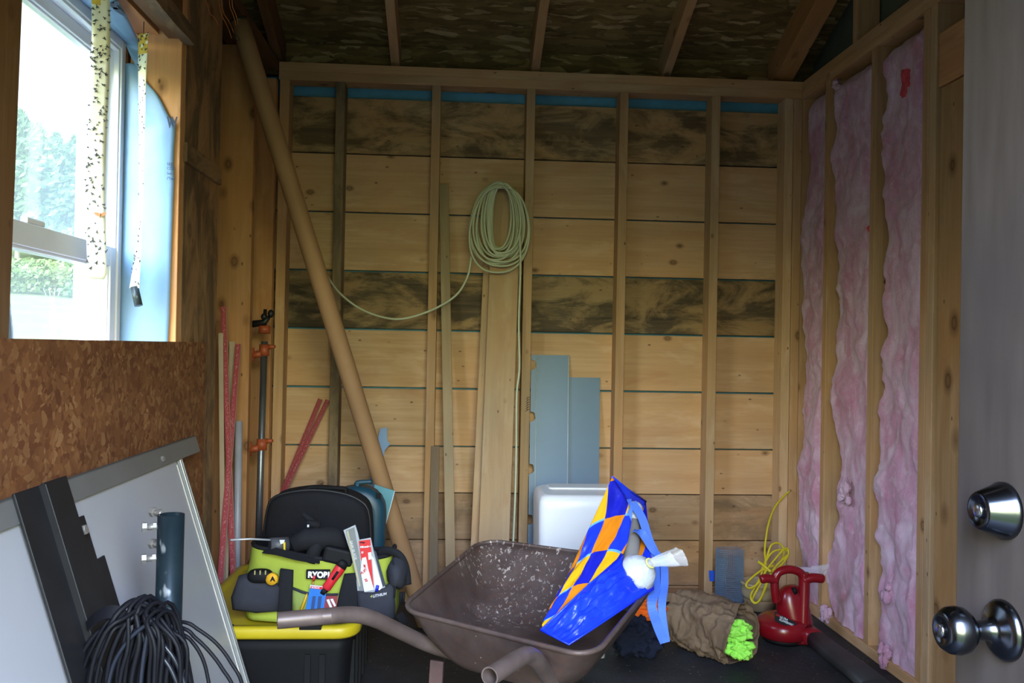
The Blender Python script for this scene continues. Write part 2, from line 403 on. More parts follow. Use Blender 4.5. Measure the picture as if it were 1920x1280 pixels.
# pencilled scrawl on the middle stud
sx = at(985, 750, Y=D).x
rows = [(-.004, .016), (.002, .02), (-.002, .02), (.003, .018), (0, .02), (-.003, .014)]
mb = MB(); zz = zat(771, D)
for i, (o, h) in enumerate(rows):
    z = zz+i*.0105
    p = [V((sx+.002+o*.3, D-.0006, z)), V((sx+.012, D-.0006, z+.006)), V((sx+.006, D-.0006, z+.008)), V((sx+.016, D-.0006, z+.003+h*.3)), V((sx+.020, D-.0006, z+.009))]
    mb.tube(smooth_path(p, 4), .0009, 4)
mb.build('pencil_scrawl', M_dark, wb)

# ---- roof: rafters falling to the back wall, panels above
SL = .40; sl = V((0, -1, SL)).normalized(); up = V((0, SL, 1)).normalized()
roof = struct('ceiling', (.36, 1.83, WT))
RID = (D+.089)/2
RD = .12
def rpt(x, y, off=0):               # point on the underside of the rafters, back slope
    return V((x, y, WT+.012+(D+.06-y)*SL))+up*off
for x, rd in ((-.79, .14), (-.290, RD), (.317, RD), (.897, RD), (1.425, .165)):
    a = rpt(x, D+.25, rd/2); b = rpt(x, RID, rd/2)
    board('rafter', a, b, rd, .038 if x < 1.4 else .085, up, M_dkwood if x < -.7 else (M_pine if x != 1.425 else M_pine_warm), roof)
    a2 = V((a.x, 2*RID-a.y, a.z)); b2 = V((b.x, 2*RID-b.y, b.z))
    board('rafter', a2, b2, rd, .038, (0, -SL, 1), M_pine, roof)
for s in (1, -1):
    a = rpt(.36, D+.34, RD+.008); b = rpt(.36, RID, RD+.008)
    if s < 0: a = V((a.x, 2*RID-a.y, a.z)); b = V((b.x, 2*RID-b.y, b.z))
    M = axes((a+b)/2, (1,0,0), b-a)
    MB().mbox(M, 2.75, (b-a).length+.02, .012).build('roof_panel', M_osb_roof, roof, M=M)
board('blocking', rpt(1.0, D-.55, .06), rpt(1.43, D-.55, .06), .05, .038, up, M_pine, roof)
MB().box((-1.0, RID-.02, rpt(0, RID).z-.02), (1.7, RID+.02, rpt(0, RID).z+.14)).build('ridge_board', M_pine, roof)
# close the eave between the rafters
MB().box((XL-.14, DB+.03, WT-.03), (XR+.12, DB+.045, WT+.20)).build('eave_board', M_osb_roof, roof)

# ---- right wall: studs, plates and cladding
wr = struct('wall_right', (XR, 1.8, 0))
M_clad = wood('dark_cladding', (.20, .17, .12), (.12, .10, .06), stain=.5, knots=.05)
MB().box((XR+.089, -.12, -.02), (XR+.11, DB+.05, WT)).build('cladding', M_clad, wr)
mg = axes((XR+.095, 0, 0), (0,1,0), (0,0,1))
MB().prism([(-.3, WT-.05), (DB+.2, WT-.05), (DB+.2, rpt(0, DB+.2).z+RD+.01), (RID, rpt(0, RID).z+RD+.03), (-.3, rpt(0, DB+.2).z+RD+.01)], mg, .015).build('gable_cladding', plain('grey_green_gable', (.10, .12, .10), .8), wr)
SA, SB, SC = 3.425, 3.033, 2.683
for y in (SA-.019, SB-.019, SC-.019):
    board('stud', (XR+.0445, y, .038), (XR+.0445, y, WT-.076), .038, .089, (0,1,0), M_pine, wr)
board('stud', (XR+.0445, D+.0445, .038), (XR+.0445, D+.0445, WT-.076), .089, .089, (0,1,0), M_pine, wr)
board('stud', (XR+.0445, SC-.060, .038), (XR+.0445, SC-.060, WT-.076), .036, .089, (0,1,0), M_pine_clean, wr)
yb = 2.505
M_knotty = wood('knotty_pine', (.46, .29, .145), (.33, .18, .075), knots=.17)
board('jamb_board', (XR+.020, yb, 0.0), (XR+.020, yb, 1.93), .17, .024, (0,1,0), M_knotty, wr)
board('jamb_board', (XR+.020, yb-.125, 0.0), (XR+.020, yb-.125, 1.93), .07, .03, (0,1,0), M_knotty, wr)
board('header', (XR+.02, 2.60, 2.02), (XR+.02, 1.2, 2.02), .17, .03, (0,0,1), M_pine_warm, wr)
board('bottom_plate', (XR+.0445, .1, .019), (XR+.0445, D, .019), .038, .089, (0,0,1), M_pine, wr)
board('top_plate', (XR+.0445, .1, WT-.019), (XR+.0445, DB, WT-.019), .038, .089, (0,0,1), M_pine, wr)
board('top_plate', (XR+.0445, .1, WT-.057), (XR+.0445, DB, WT-.057), .038, .089, (0,0,1), M_pine, wr)
for y in (3.17, 2.62, 1.6):
    board('gable_stud', (XR+.0445, y, WT), (XR+.0445, y, rpt(0, max(y, RID)).z+.1), .038, .089, (0,1,0), M_pine, wr)
for y in (1.9, 1.4, .9, .4):
    board('stud', (XR+.0445, y, .038), (XR+.0445, y, WT-.076), .038, .089, (0,1,0), M_pine, wr)

# ---- left wall: thick framing round the window
wl = struct('wall_left', (XL, 1.8, 0))
XO = XL-.14                        # outer face of the framing
WY0, WY1, WZ0, WZ1 = 1.46, 2.41, .86, 1.925
sh = MB()
sh.box((XO-.02, -.12, -.02), (XO-.006, WY0, WT)).box((XO-.02, WY1, -.02), (XO-.006, DB+.05, WT))
sh.box((XO-.02, WY0, -.02), (XO-.006, WY1, WZ0)).box((XO-.02, WY0, WZ1), (XO-.006, WY1, WT))
sh.build('sheathing', M_osb, wl)
mg = axes((XO-.02, 0, 0), (0,1,0), (0,0,1))
MB().prism([(-.3, WT-.05), (DB+.2, WT-.05), (DB+.2, rpt(0, DB+.2).z+RD+.01), (RID, rpt(0, RID).z+RD+.03), (-.3, rpt(0, DB+.2).z+RD+.01)], mg, .014).build('gable_sheathing', M_osb, wl)
pj = MB().box((XL-.0005, .2, 0), (XL+.012, 2.65, H+.001))
pj.build('lower_panel', M_osb, wl)['label'] = 'flaked board panel below the window'
# near jamb stud, slightly out of plumb
a = at(37, 0, X=XL); b = at(11, 640, X=XL)
dy = (a.y-b.y)/(a.z-b.z)
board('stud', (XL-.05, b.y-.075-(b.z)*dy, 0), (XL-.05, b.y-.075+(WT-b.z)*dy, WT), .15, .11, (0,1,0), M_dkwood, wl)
board('jamb_stud', (XL-.07, WY1+.019, .038), (XL-.07, WY1+.019, WT-.07), .038, .138, (0,1,0), M_pine_warm, wl)
board('plank', (XL-.0105, 2.625, 0), (XL-.0105, 2.625, WT+.1), .352, .021, (0,1,0), M_planki, wl)
board('patch_block', (XL+.004, 2.44, 1.62), (XL+.004, 2.79, 1.62), .055, .012, (0,0,1), M_planki, wl)
board('stud', (XL-.07, 3.246+.019, .038), (XL-.07, 3.246+.019, WT-.078), .038, .138, (0,1,0), M_pine_warm, wl)
board('stud', (XL-.07, D-.024, .038), (XL-.07, D-.024, WT-.085), .038, .138, (0,1,0), M_pine_warm, wl)
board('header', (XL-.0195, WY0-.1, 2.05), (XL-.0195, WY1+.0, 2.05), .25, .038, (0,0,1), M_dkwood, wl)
board('header', (XL-.10, WY0-.1, 2.06), (XL-.10, WY1+.0, 2.06), .25, .075, (0,0,1), M_pine_warm, wl)
board('header_edge', (XL+.012, WY0, 1.945), (XL+.012, WY1+.02, 1.938), .045, .03, (0,0,1), M_planki, wl, jag=.008)
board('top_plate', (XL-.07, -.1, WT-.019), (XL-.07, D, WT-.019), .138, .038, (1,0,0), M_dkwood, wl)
board('bottom_plate', (XL-.07, -.1, .019), (XL-.07, D, .019), .138, .038, (1,0,0), M_pine, wl)
board('sill_board', (XL-.07, WY0, WZ0-.02), (XL-.07, WY1, WZ0-.02), .13, .038, (1,0,0), M_pine, wl)
for y in (.3, .7, 1.1):
    board('stud', (XL-.07, y, .038), (XL-.07, y, WT-.04), .038, .138, (0,1,0), M_pine, wl)
M_osb_in = M_osb
MB().box((XL-.0005, .2, H), (XL+.011, 1.35, WT)).build('upper_panel', M_osb, wl)

# ---- front wall with the doorway the photograph was taken from
wf = struct('wall_front', (.36, -.05, 0))
f = MB(); f.box((XL-.16, -.1, -.02), (DOOR_X0, 0.02, WT)).box((DOOR_X1, -.1, -.02), (XR+.12, 0.02, WT)).box((DOOR_X0, -.1, DOOR_H), (DOOR_X1, 0.02, WT))
f.build('panel', M_osb, wf)
MB().box((XL-.16, -.1, WT-.01), (XR+.12, -.05, WT+.12)).build('eave_board', M_osb_roof, wf)

# ---- ground outside
def gz(x, y):
    d = max(0.0, math.hypot(min(0, x+1.2)*1.0, max(0, y-3.8))-1.5)
    return -.16+.078*d+.0009*d*d*(d < 60)+(.0009*3600 if d >= 60 else 0)
t = NT('meadow_grass'); c = t.coord('Object')
col = t.ramp(t.noise(c, .8, 8, .7), [(.3, (.046, .066, .018)), (.55, (.066, .084, .026)), (.75, (.09, .098, .042))])
t.bump(t.noise(c, 9, 6, .8), .6, .05)
M_grass = t.fin(col, .9, 0, .1)
g = MB()
xs = sorted(set([-120, -90, -70, -55]+[-45+2.5*i for i in range(18)]+[0, 6, 14, 30, 60])); ys = sorted(set([-60, -30, -14, -7, -3]+[2.5*i for i in range(28)]+[75, 90, 110]))
g.add([(x, y, gz(x, y)+(0.05*fbm(V((x*.4, y*.4, 0))) if x < -2 and y > 5 else 0)) for y in ys for x in xs], [(j*len(xs)+i, j*len(xs)+i+1, (j+1)*len(xs)+i+1, (j+1)*len(xs)+i) for j in range(len(ys)-1) for i in range(len(xs)-1)], True)
gr = g.build('ground', M_grass, M=Matrix()); gr['kind'] = 'structure'

# ------------------------------------------------------------------ window
w1 = struct('window_1', (-.96, 1.94, WZ0))
t = NT('glare_haze_glass'); tr = t.n('BsdfTransparent'); gl = t.n('BsdfGlossy'); gl.inputs['Roughness'].default_value = .03
df = t.n('BsdfTranslucent'); df.inputs['Color'].default_value = (.84, 1.0, .93, 1)  # milky share put in the pane to imitate glare over the view
m1 = t.n('MixShader'); m2 = t.n('MixShader'); m2.inputs[0].default_value = .06
m1.inputs[0].default_value = .065; t.l(tr.outputs[0], m1.inputs[1]); t.l(df.outputs[0], m1.inputs[2])
t.l(m1.outputs[0], m2.inputs[1]); t.l(gl.outputs[0], m2.inputs[2])
t.l(m2.outputs[0], t.t.nodes['Material Output'].inputs['Surface']); M_glass = t.m
FY0, FY1, FZ0, FZ1 = WY0+.005, WY1-.003, WZ0+.005, 1.912
def frame(mb, x0, x1, y0, y1, z0, z1, wy, wz0, wz1):
    mb.box((x0, y0, z0), (x1, y0+wy, z1)).box((x0, y1-wy, z0), (x1, y1, z1)).box((x0, y0+wy, z0), (x1, y1-wy, z0+wz0)).box((x0, y0+wy, z1-wz1), (x1, y1-wy, z1))
mb = MB(); frame(mb, -1.02, -.925, FY0, FY1, FZ0, FZ1, .026, .03, .030)
frame(mb, -1.04, -.998, FY0-.02, FY1+.02, FZ0, FZ1+.02, .05, .04, .05)
frame(mb, -.945, -.930, FY0+.02, FY1-.02, FZ0, FZ1-.02, .012, .02, .018)
mb.build('window_frame', M_vinyl, w1, bevel=.002)
mb = MB(); frame(mb, -.996, -.964, FY0+.026, FY1-.026, 1.285, FZ1-.03, .036, .055, .034)
frame(mb, -.990, -.970, FY0+.058, FY1-.058, 1.335, FZ1-.06, .008, .008, .010)
us = mb.build('upper_sash', M_vinyl, w1, bevel=.0025)
mb = MB(); frame(mb, -.961, -.929, FY0+.026, FY1-.026, FZ0+.03, 1.339, .036, .05, .052)
frame(mb, -.955, -.935, FY0+.058, FY1-.058, FZ0+.078, 1.29, .008, .008, .010)
ls = mb.build('lower_sash', M_vinyl, w1, bevel=.0025)
MB().box((-.981, FY0+.06, 1.335), (-.978, FY1-.06, FZ1-.06)).build('pane', M_glass, us)
MB().box((-.946, FY0+.06, FZ0+.078), (-.943, FY1-.06, 1.29)).build('pane', M_glass, ls)
MB().box((-.929, 1.90, 1.339), (-.945, 1.98, 1.352)).build('sash_lock', M_vinyl, ls, bevel=.003)

# house wrap folded into the window opening
hw = thing('house_wrap', (-.85, WY1-.004, 1.4), 'pale blue printed house wrap folded round the window opening', 'house wrap')
edge = [(258,120),(273,151),(297,180),(315,215),(328,235),(329,246),(327,278),(326,306),(327,335),(325,380),(324,414),(321,494),(318,592),(315,650),(314,700)]
pts = [at(px, py, Y=WY1-.004) for px, py in edge]
ev = smooth_path(pts, 4)
def flap(u, v):
    e = ev[int(v*(len(ev)-1))]; x = -.926+(e.x+.926)*u
    return V((x, WY1-.004-.006*math.sin(math.pi*u)*(.5+.5*fbm(V((u*2, v*5, 0))))-.003*u, e.z))
MB().grid(flap, 12, len(ev)).build('side_flap', M_wrap, hw, solid=.0006)
ed = [at(60, -250, Z=1.905), at(150, -100, Z=1.908), at(190, -40, Z=1.911), at(223, 4, Z=1.912), at(246, 47, Z=1.908), at(261, 81, Y=WY1-.02), at(262, 116, Y=WY1-.012), at(259, 128, Y=WY1-.008)]
ed = smooth_path(ed, 5)
def flap2(u, v):
    e = ed[int(v*(len(ed)-1))]
    y = e.y; a = V((-.926, min(y+.01, WY1-.012), 1.909))
    p = a.lerp(e, u); p.z += -.008*math.sin(math.pi*u)
    return p
MB().grid(flap2, 8, len(ed)).build('head_flap', M_wrap, hw, solid=.0006)
cl = [at(p[0], p[1], X=-.935) for p in ((14, 470), (16, 520), (20, 575), (24, 615), (25, 640), (24, 665))]
cl = smooth_path(cl, 4)
MB().grid(lambda u, v: V((-.935+.02*u*(1-u), cl[int(v*(len(cl)-1))].y-.06*(1-u), cl[int(v*(len(cl)-1))].z)), 6, len(cl)).build('jamb_curl', M_wrap, hw, solid=.0006)
MT = Matrix(((1,0,0,0),(0,0,-1,WY1-.0145),(0,1,0,0),(0,0,0,1)))
def wtxt(s, px, py, size, bold=0, name='lettering', sx=1.0):
    p = at(px, py, Y=WY1-.0145); M = MT.copy(); M.translation = p; return text(name, s, size, M, M_ink, hw, bold=bold, sx=sx)
wtxt('W', 313, 239, .043, .0012, sx=.6)
wtxt('SEE', 313, 310, .0115, sx=.95); wtxt('COD', 313, 318, .0115, sx=.85); wtxt('Sold', 313, 327, .0098); wtxt('("Dow', 313, 336, .0098, sx=.85)
mb = MB()
for px, py, a, l in ((214, 12, .5, .02), (222, 20, .3, .022), (230, 26, .2, .018), (219, 6, .9, .014)):
    p = at(px, py, Z=1.9035); M = Matrix.Translation(p) @ Matrix.Rotation(a+1.2, 4, 'Z')
    mb.prism([(math.cos(q)*l, math.sin(q)*l*.42) for q in [2*math.pi*k/12 for k in range(12)]], M, .0005)
mb.build('leaf_print', M_ink, hw)

# ------------------------------------------------------------------ outside: trees and bushes beyond the meadow
def leafmat(n, a, b):
    t = NT(n); c = t.coord('Object', rand=2)
    return t.fin(t.ramp(t.noise(c, 1.1, 5, .7), [(.3, a), (.7, b)]), .8, 0, .15)
M_leaf = [leafmat('birch_leaves', (.030, .062, .02), (.056, .095, .03)), leafmat('dark_leaves', (.016, .038, .02), (.032, .058, .03)), leafmat('pale_leaves', (.06, .10, .03), (.105, .145, .05))]
M_bark = plain('pale_bark', (.30, .29, .26), .9)
def leaves(mb, c, r, n, s, rnd):
    for _ in range(n):
        d = V((rnd.gauss(0,1), rnd.gauss(0,1), rnd.gauss(0,1))).normalized()*(rnd.random()**.4)
        p = V((c[0]+d.x*r[0], c[1]+d.y*r[1], c[2]+d.z*r[2]))
        a = V((rnd.gauss(0,1), rnd.gauss(0,1), rnd.gauss(0,1))).normalized(); b = a.orthogonal().normalized(); q = s*(.5+rnd.random())
        b2 = a.cross(b)
        mb.add([p-b*q, p+b2*q*.6, p+b*q, p-b2*q*.6], [(0,1,2,3)])
def tree(px, y, top, w, k, label, seed):
    rnd = random.Random(seed); x = at(px, 560, Y=y).x; z = gz(x, y); h = at(px, top, Y=y).z-z
    o = thing('tree', (x, y, z), label, 'tree', 'trees beyond the meadow')
    tr_ = MB(); tr_.tube([(x, y, z-.3), (x+.15, y, z+h*.4), (x+.05, y, z+h*.95)], [h*.018, h*.013, h*.003], 8); tr_.build('trunk', M_bark, o)
    mb = MB(); n = 34
    for i in range(n):
        q = (i+.5)/n; zz = z+h*(.12+.86*q); rr = w*(1-q)**.55*(.55+.45*math.sin(min(1, q*3)*1.57))
        an = rnd.random()*6.28; off = rr*.65*rnd.random()**.5
        leaves(mb, (x+off*math.cos(an), y+off*math.sin(an), zz), (rr*.62, rr*.62, h*.075), 110, .22*w/2.2, rnd)
    mb.build('foliage', M_leaf[k], o)
tl = [(-30, 68, 170, 3.0, 0), (30, 46, 212, 2.3, 0), (66, 54, 238, 2.4, 2), (98, 63, 255, 2.6, 0), (132, 46, 262, 2.0, 0), (166, 55, 282, 2.2, 1), (200, 64, 290, 2.3, 1), (240, 47, 300, 2.0, 1), (46, 78, 262, 3.4, 1), (130, 95, 290, 3.4, 1)]
tlab = ['tall pale green tree at the left edge of the window view', 'tall birch rising highest at the left of the upper pane', 'light green tree second from the left in the upper pane',
 'rounded green tree in the middle of the upper pane', 'green tree just left of the wide fly strip', 'dark tree half hidden behind the wide fly strip', 'dark tree just right of the wide fly strip',
 'dark tree at the right edge of the window view', 'dark taller tree behind the light green one', 'dark tree at the back of the treeline']
for i, a in enumerate(tl): tree(*a, tlab[i], 50+i)
bl = [(22, 29, 492, 1.7, 2), (60, 33, 482, 1.8, 2), (98, 29, 486, 1.6, 2), (134, 33, 492, 1.7, 2), (162, 29, 512, 1.2, 0), (194, 33, 500, 1.6, 1), (226, 29, 500, 1.4, 1)]
bg = ['bright bush at the left end of the meadow edge', 'tallest bright bush at the meadow edge', 'bright bush in the middle of the meadow edge', 'rounded bright bush left of the fly strip end',
 'low green bush behind the fly strip end', 'dark bush right of the fly strip end', 'dark bush at the right end of the meadow edge']
for i, (px, y, top, w, k) in enumerate(bl):
    rnd = random.Random(300+i); x = at(px, 560, Y=y).x; z = gz(x, y); h = at(px, top, Y=y).z-z
    o = thing('bush', (x, y, z), bg[i], 'bush', 'bushes along the meadow edge'); mb = MB()
    for j in range(9):
        leaves(mb, (x+rnd.uniform(-.55, .55)*w*.7, y+rnd.uniform(-.5, .5)*w*.6, z+h*rnd.uniform(.2, .8)), (w*.36, w*.36, h*.26), 160, .085, rnd)
    mb.build('foliage', M_leaf[k], o)
    st = MB()
    for j in range(4): st.tube([(x+.1*j-.15, y, z-.1), (x+.3*(j-1.5), y+.1*(j-2), z+h*.7)], [.025, .008], 6)
    st.build('stems', M_bark, o)

# ------------------------------------------------------------------ fly strips
M_fp = NT('fly_paper'); c = M_fp.coord('Object')
M_fp = M_fp.fin(M_fp.ramp(M_fp.noise(c, 14, 4, .6), [(.35, (.72, .68, .48)), (.7, (.80, .78, .66))]), .35, 0, .5)
M_fpy = plain('yellow_fly_paper', (.62, .40, .05), .4)
M_flybody = plain('fly_black', (.012, .011, .010), .4); M_wing = plain('fly_wing', (.10, .10, .10), .4)
fm = MB()
fm.blob((0, 0, .0016), (.0030, .0014, .0014), nu=8, nv=6); fm.blob((.0034, 0, .0018), (.0012, .0012, .0011), nu=6, nv=4)
for s_ in (1, -1): fm.add([V((.001, s_*.0006, .0025)), V((-.003, s_*.0008, .0024)), V((-.0055, s_*.0028, .0018)), V((-.001, s_*.0030, .0018))], [(0,1,2,3) if s_ > 0 else (3,2,1,0)], False, 1)
FV, FF, FMI = fm.v, fm.f, fm.mi
fly_me = None
def flyM(p, nrm, upv, a, s):
    M = axes(p, upv, upv.cross(nrm)); M = axes(p, upv.normalized(), nrm.cross(upv).normalized())
    return M @ Matrix.Rotation(a, 4, 'Z') @ Matrix.Scale(s, 4)
def strip(name, label, path, wdirs, widths, nfly, nind, seed, yel=.0):
    """path: centre line, wdirs: half-width directions"""
    global fly_me
    rnd = random.Random(seed); root = thing(name, path[-1], label, 'fly strip')
    n = len(path)
    def fn(u, v):
        i = min(int(v*(n-1)+1e-6), n-1); return path[i]+wdirs[i]*(u-.5)*widths[i]
    g = MB().grid(fn, 5, n)
    for k in range(len(g.f)): g.mi[k] = 1 if (k//4) < (n-1)*yel and rnd.random() < .75 else 0
    g.build('paper', [M_fp, M_fpy], root, solid=.0006)
    rest = MB()
    for k in range(nfly):
        v = rnd.random()**1.25*.97; i = min(int(v*(n-1)), n-2); f = v*(n-1)-i
        w = wdirs[i].normalized(); p0 = path[i].lerp(path[i+1], f); upv = (path[i]-path[i+1]).normalized()
        nrm = upv.cross(w).normalized()
        if nrm.dot(EYE-p0) < 0: nrm = -nrm
        uu = (rnd.random()-.5)*1.05
        p = p0+w*uu*widths[i]+nrm*.0004
        M = flyM(p, nrm, upv, rnd.uniform(-1.4, 1.4) if rnd.random() < .7 else rnd.random()*6.28, rnd.uniform(.6, 1.05))
        if k < nind:
            if fly_me is None:
                m_ = MB(); m_.v = [q.copy() for q in FV]; m_.f = [list(q) for q in FF]; m_.sm = [True]*len(FF); m_.mi = list(FMI)
                o = m_.build('fly', [M_flybody, M_wing], root, M=Matrix()); fly_me = o.data; o.matrix_basis = WM[root].inverted() @ M
            else:
                o = bpy.data.objects.new('fly', fly_me); C.objects.link(o); place(o, M, root)
        else:
            rest.add([M @ q for q in FV], FF, True); rest.mi[-len(FF):] = FMI
    if rest.v: rest.build('fly_remains', [M_flybody, M_wing], root)['kind'] = 'stuff'
    return root
n = 60; p0 = at(186, -70, Y=2.02); p1 = at(181, 524, Y=2.02)
path = [p0.lerp(p1, i/n)+V((.004*math.sin(i*.12), .004*math.sin(i*.09), 0)) for i in range(n+1)]
wd = [V((math.cos(a), math.sin(a), 0)) for a in [.25+.22*math.sin(i*.07) for i in range(n+1)]]
ws = [.038+.004*(i/n)-(.012 if i == n else 0) for i in range(n+1)]
s1 = strip('fly_strip', 'wide yellowed fly strip speckled with dead flies hanging before the window glass', path, wd, ws, 205, 100, 5, .12)
mp = at(189, 402, Y=2.015)
mb = MB()
for s_ in (1, -1):
    mb.add([mp+V(q)*.001 for q in ((0, -3, 0), (s_*5, -4, 4), (s_*14, -3.5, 4), (s_*13, -3, 0), (s_*6, -3, -5), (0, -3, -4))], [(0,1,2,3,4,5) if s_ > 0 else (5,4,3,2,1,0)])
mb.tube([mp+V((0, -.004, .004)), mp+V((0, -.004, -.008))], [.0014, .0008], 6)
mb.build('moth', plain('brown_moth', (.36, .15, .05), .8), s1)['label'] = 'orange brown moth stuck to the strip'
n = 60; pts = smooth_path([at(269, 62, Y=2.30), at(267, 130, Y=2.31), at(266, 250, Y=2.31), at(264, 400, Y=2.31), at(259, 470, Y=2.31), at(252, 540, Y=2.31)], 12)
n = len(pts)-1
wd = []; ws = []
for i in range(n+1):
    v = i/n
    a = -.35-.62*math.sin(min(1, v*1.3)*math.pi*.5) + (.55*max(0, (v-.7)/.3))
    wd.append(V((math.cos(a), math.sin(a), 0))); ws.append(.034)
s2 = strip('fly_strip', 'narrow twisted fly strip with a dark end tube beside the blue wrap', pts, wd, ws, 78, 78, 9, .12)
MB().tube([at(252, 538, Y=2.31), at(260, 573, Y=2.305)], .0105, 16).build('end_tube', plain('dark_tube', (.030, .045, .05), .35), s2)
MB().tube([at(269, 64, Y=2.30), at(270, 36, Y=2.32), at(271, 20, Y=2.33)], .0012, 6).build('hanger', M_dark, s2)
MB().tube([at(186, -70, Y=2.02), at(186, -95, Y=2.02)], .0012, 6).build('hanger', M_dark, s1)

# ------------------------------------------------------------------ things against the back wall
def fpt(px, py): return at(px, py, Z=0.0)
M_card = plain('tan_cardboard_tube', (.33, .185, .088), .75, var=.10, vs=5)
a = at(449, 42, Y=3.02); b = at(797, 1168, Z=.015)
tb = thing('cardboard_tube', b, 'long tan cardboard tube leaning diagonally across the left corner', 'tube')
MB().tube([a.lerp(b, i/24)+V((.006*math.sin(i/24*3.14), 0, -.010*math.sin(i/24*3.14))) for i in range(25)], .0335, 24, caps=True).build('tube_body', M_card, tb)
ax = (a-b).normalized()
MB().tube([a-ax*.004, a+ax*.010, a+ax*.013], [.033, .0335, .029], 24).build('end_cap', plain('dark_end_cap', (.05, .04, .03), .35), tb)
# copper coloured wires hanging over the tube's top
M_cop = plain('copper_wire', (.55, .17, .06), .4, .6)
wr_ = thing('copper_wire', at(436, 76, Y=2.62), 'loose copper wires hanging from the roof beside the tube top', 'wire')
for (q0, q1) in (((396, -40), (432, 70)), ((424, -40), (440, 46)), ((430, -40), (444, 44)), ((402, -30), (436, 60)), ((378, -10), (408, 46))):
    A = at(*q0, Y=2.58); B = at(*q1, Y=2.62); MB().tube([A.lerp(B, i/8)+V((.004*math.sin(i), 0, .003*math.cos(i*2))) for i in range(9)], .0012, 5).build('strand', M_cop, wr_)
hk = smooth_path([at(432, 40, Y=2.62), at(433, 62, Y=2.62), at(441, 74, Y=2.62), at(449, 75, Y=2.62), at(445, 67, Y=2.62), at(440, 66, Y=2.62)], 5)
MB().tube(hk, .0013, 6).build('hook', M_dark, wr_)

# leaning lumber
def lean(name, label, cat, top, bot, w, t_, mat, yt, zb=.004, grp=None, bevel=.002, yb=None):
    A = at(*top, Y=yt); B = at(*bot, Z=zb) if yb is None else at(*bot, Y=yb)
    if yb is not None: # run on down to the floor
        d = (B-A); B = A+d*((A.z-zb)/(A.z-B.z))
    o = board(name, B, A, w, t_, (1,0,0), mat, None, bevel); return tag(o, label, cat, grp)
lean('wood_lath', 'thin rough grey lath leaning left of the coiled cord', 'lath', (832, 345), (845, 1075), .041, .016, M_grey, 3.725, yb=3.55)
lean('wood_strip', 'short grey brown strip standing against the second stud', 'strip', (816, 836), (812, 1100), .036, .018, wood('brown_grey_strip', (.22, .15, .095), (.15, .10, .06), grey=.4, knots=0), 3.66, yb=3.58)
lean('lumber_board', 'wide pale board standing under the coiled cord', 'board', (951, 352), (925, 1030), .126, .036, M_lumber, 3.695, yb=3.49, bevel=.003)
lean('lumber_board', 'narrower board standing behind the left edge of the wide pale board', 'board', (929, 352), (899, 1030), .075, .020, M_pine_clean, 3.731, yb=3.552)

# coiled cord hanging on the wide board
M_cord = plain('pale_green_cord', (.50, .54, .40), .45, var=.06)
ec = thing('extension_cord', at(936, 505, Y=3.60), 'pale green cord coiled over the wide pale board', 'cord')
S1 = 3.62/FPX
rnd = random.Random(11); loop = []
c0 = at(938, 350, Y=3.62); NL = 15
for i in range(NL):
    q = i/(NL-1); q = (i*7 % NL)/(NL-1)
    wl_ = (14+44*q+rnd.uniform(-4, 4))*S1; wr2 = (26+28*q+rnd.uniform(-6, 4))*S1; hh = (118+40*q+rnd.uniform(-8, 5))*S1; top = rnd.uniform(-4, 9)*S1
    cxo = rnd.uniform(-3, 3)*S1; dep = -.010-.040*((i*5 % NL)/NL); skew = rnd.uniform(-.05, .05)
    for k in range(28):
        th = 2*math.pi*k/28+math.pi/2
        cx_, sz_ = math.cos(th), math.sin(th)
        zz = -hh*(1-sz_)/2
        bulge = 1.0+.10*(-sz_)
        x = (wr2 if cx_ > 0 else wl_)*math.copysign(abs(cx_)**.85, cx_)*bulge
        loop.append(c0+V((x+cxo+skew*zz, dep+.012*math.sin(th*1+i), zz+top)))
cord_main = smooth_path(loop, 3)
pre = smooth_path([at(606, 505, Y=3.40), at(636, 548, Y=3.55), at(682, 582, Y=3.60), at(742, 598, Y=3.60), at(800, 585, Y=3.60), at(852, 556, Y=3.60), at(876, 520, Y=3.60), at(884, 480, Y=3.60)], 8)
MB().tube(pre, .0047, 8).build('loose_end', M_cord, ec)
MB().tube(cord_main, .0047, 8).build('coil', M_cord, ec)
tail = smooth_path([at(974, 430, Y=3.575), at(976, 500, Y=3.565), at(973, 600, Y=3.56), at(974, 690, Y=3.555), at(969, 740, Y=3.55), at(968, 850, Y=3.54), at(966, 930, Y=3.53), at(962, 1025, Y=3.50), at(960, 1130, Y=3.44)], 8)
MB().tube(tail, .0047, 8).build('loose_end', M_cord, ec)

# blue grey flashing
M_flash = plain('blue_grey_flashing', (.105, .175, .285), .42, .15, var=.07, vs=3)
M_edge = plain('pale_flashing_edge', (.62, .72, .82), .4)
def flashing(name, label, poly, yt, yb_, folds, edges):
    A = at(*poly[0], Y=yt)
    zt = A.z
    def P(px, py, off=0):
        # on the sheet's leaning plane: y falls from yt at the top to yb_ at the floor
        y = yt
        for _ in range(6):
            p = at(px, py, Y=y); y = yb_+(yt-yb_)*(p.z/zt)
        return at(px, py, Y=y)+V((0, off, 0))
    pts = [P(*p) for p in poly]
    root = thing(name, (sum(p.x for p in pts)/len(pts), yb_, min(p.z for p in pts)), label, 'flashing')
    n = len(pts)
    m = MB(); m.add(pts+[p+V((0, .0012, 0)) for p in pts], [list(range(n)), list(reversed(range(n, 2*n)))]+[((i+1) % n, i, n+i, n+(i+1) % n) for i in range(n)])
    m.build('sheet', M_flash, root)
    for e in edges:
        MB().tube([P(*e[0], off=-.0015), P(*e[1], off=-.0015)], .0014, 6).build('folded_edge', M_edge, root)
    return root
nt = []
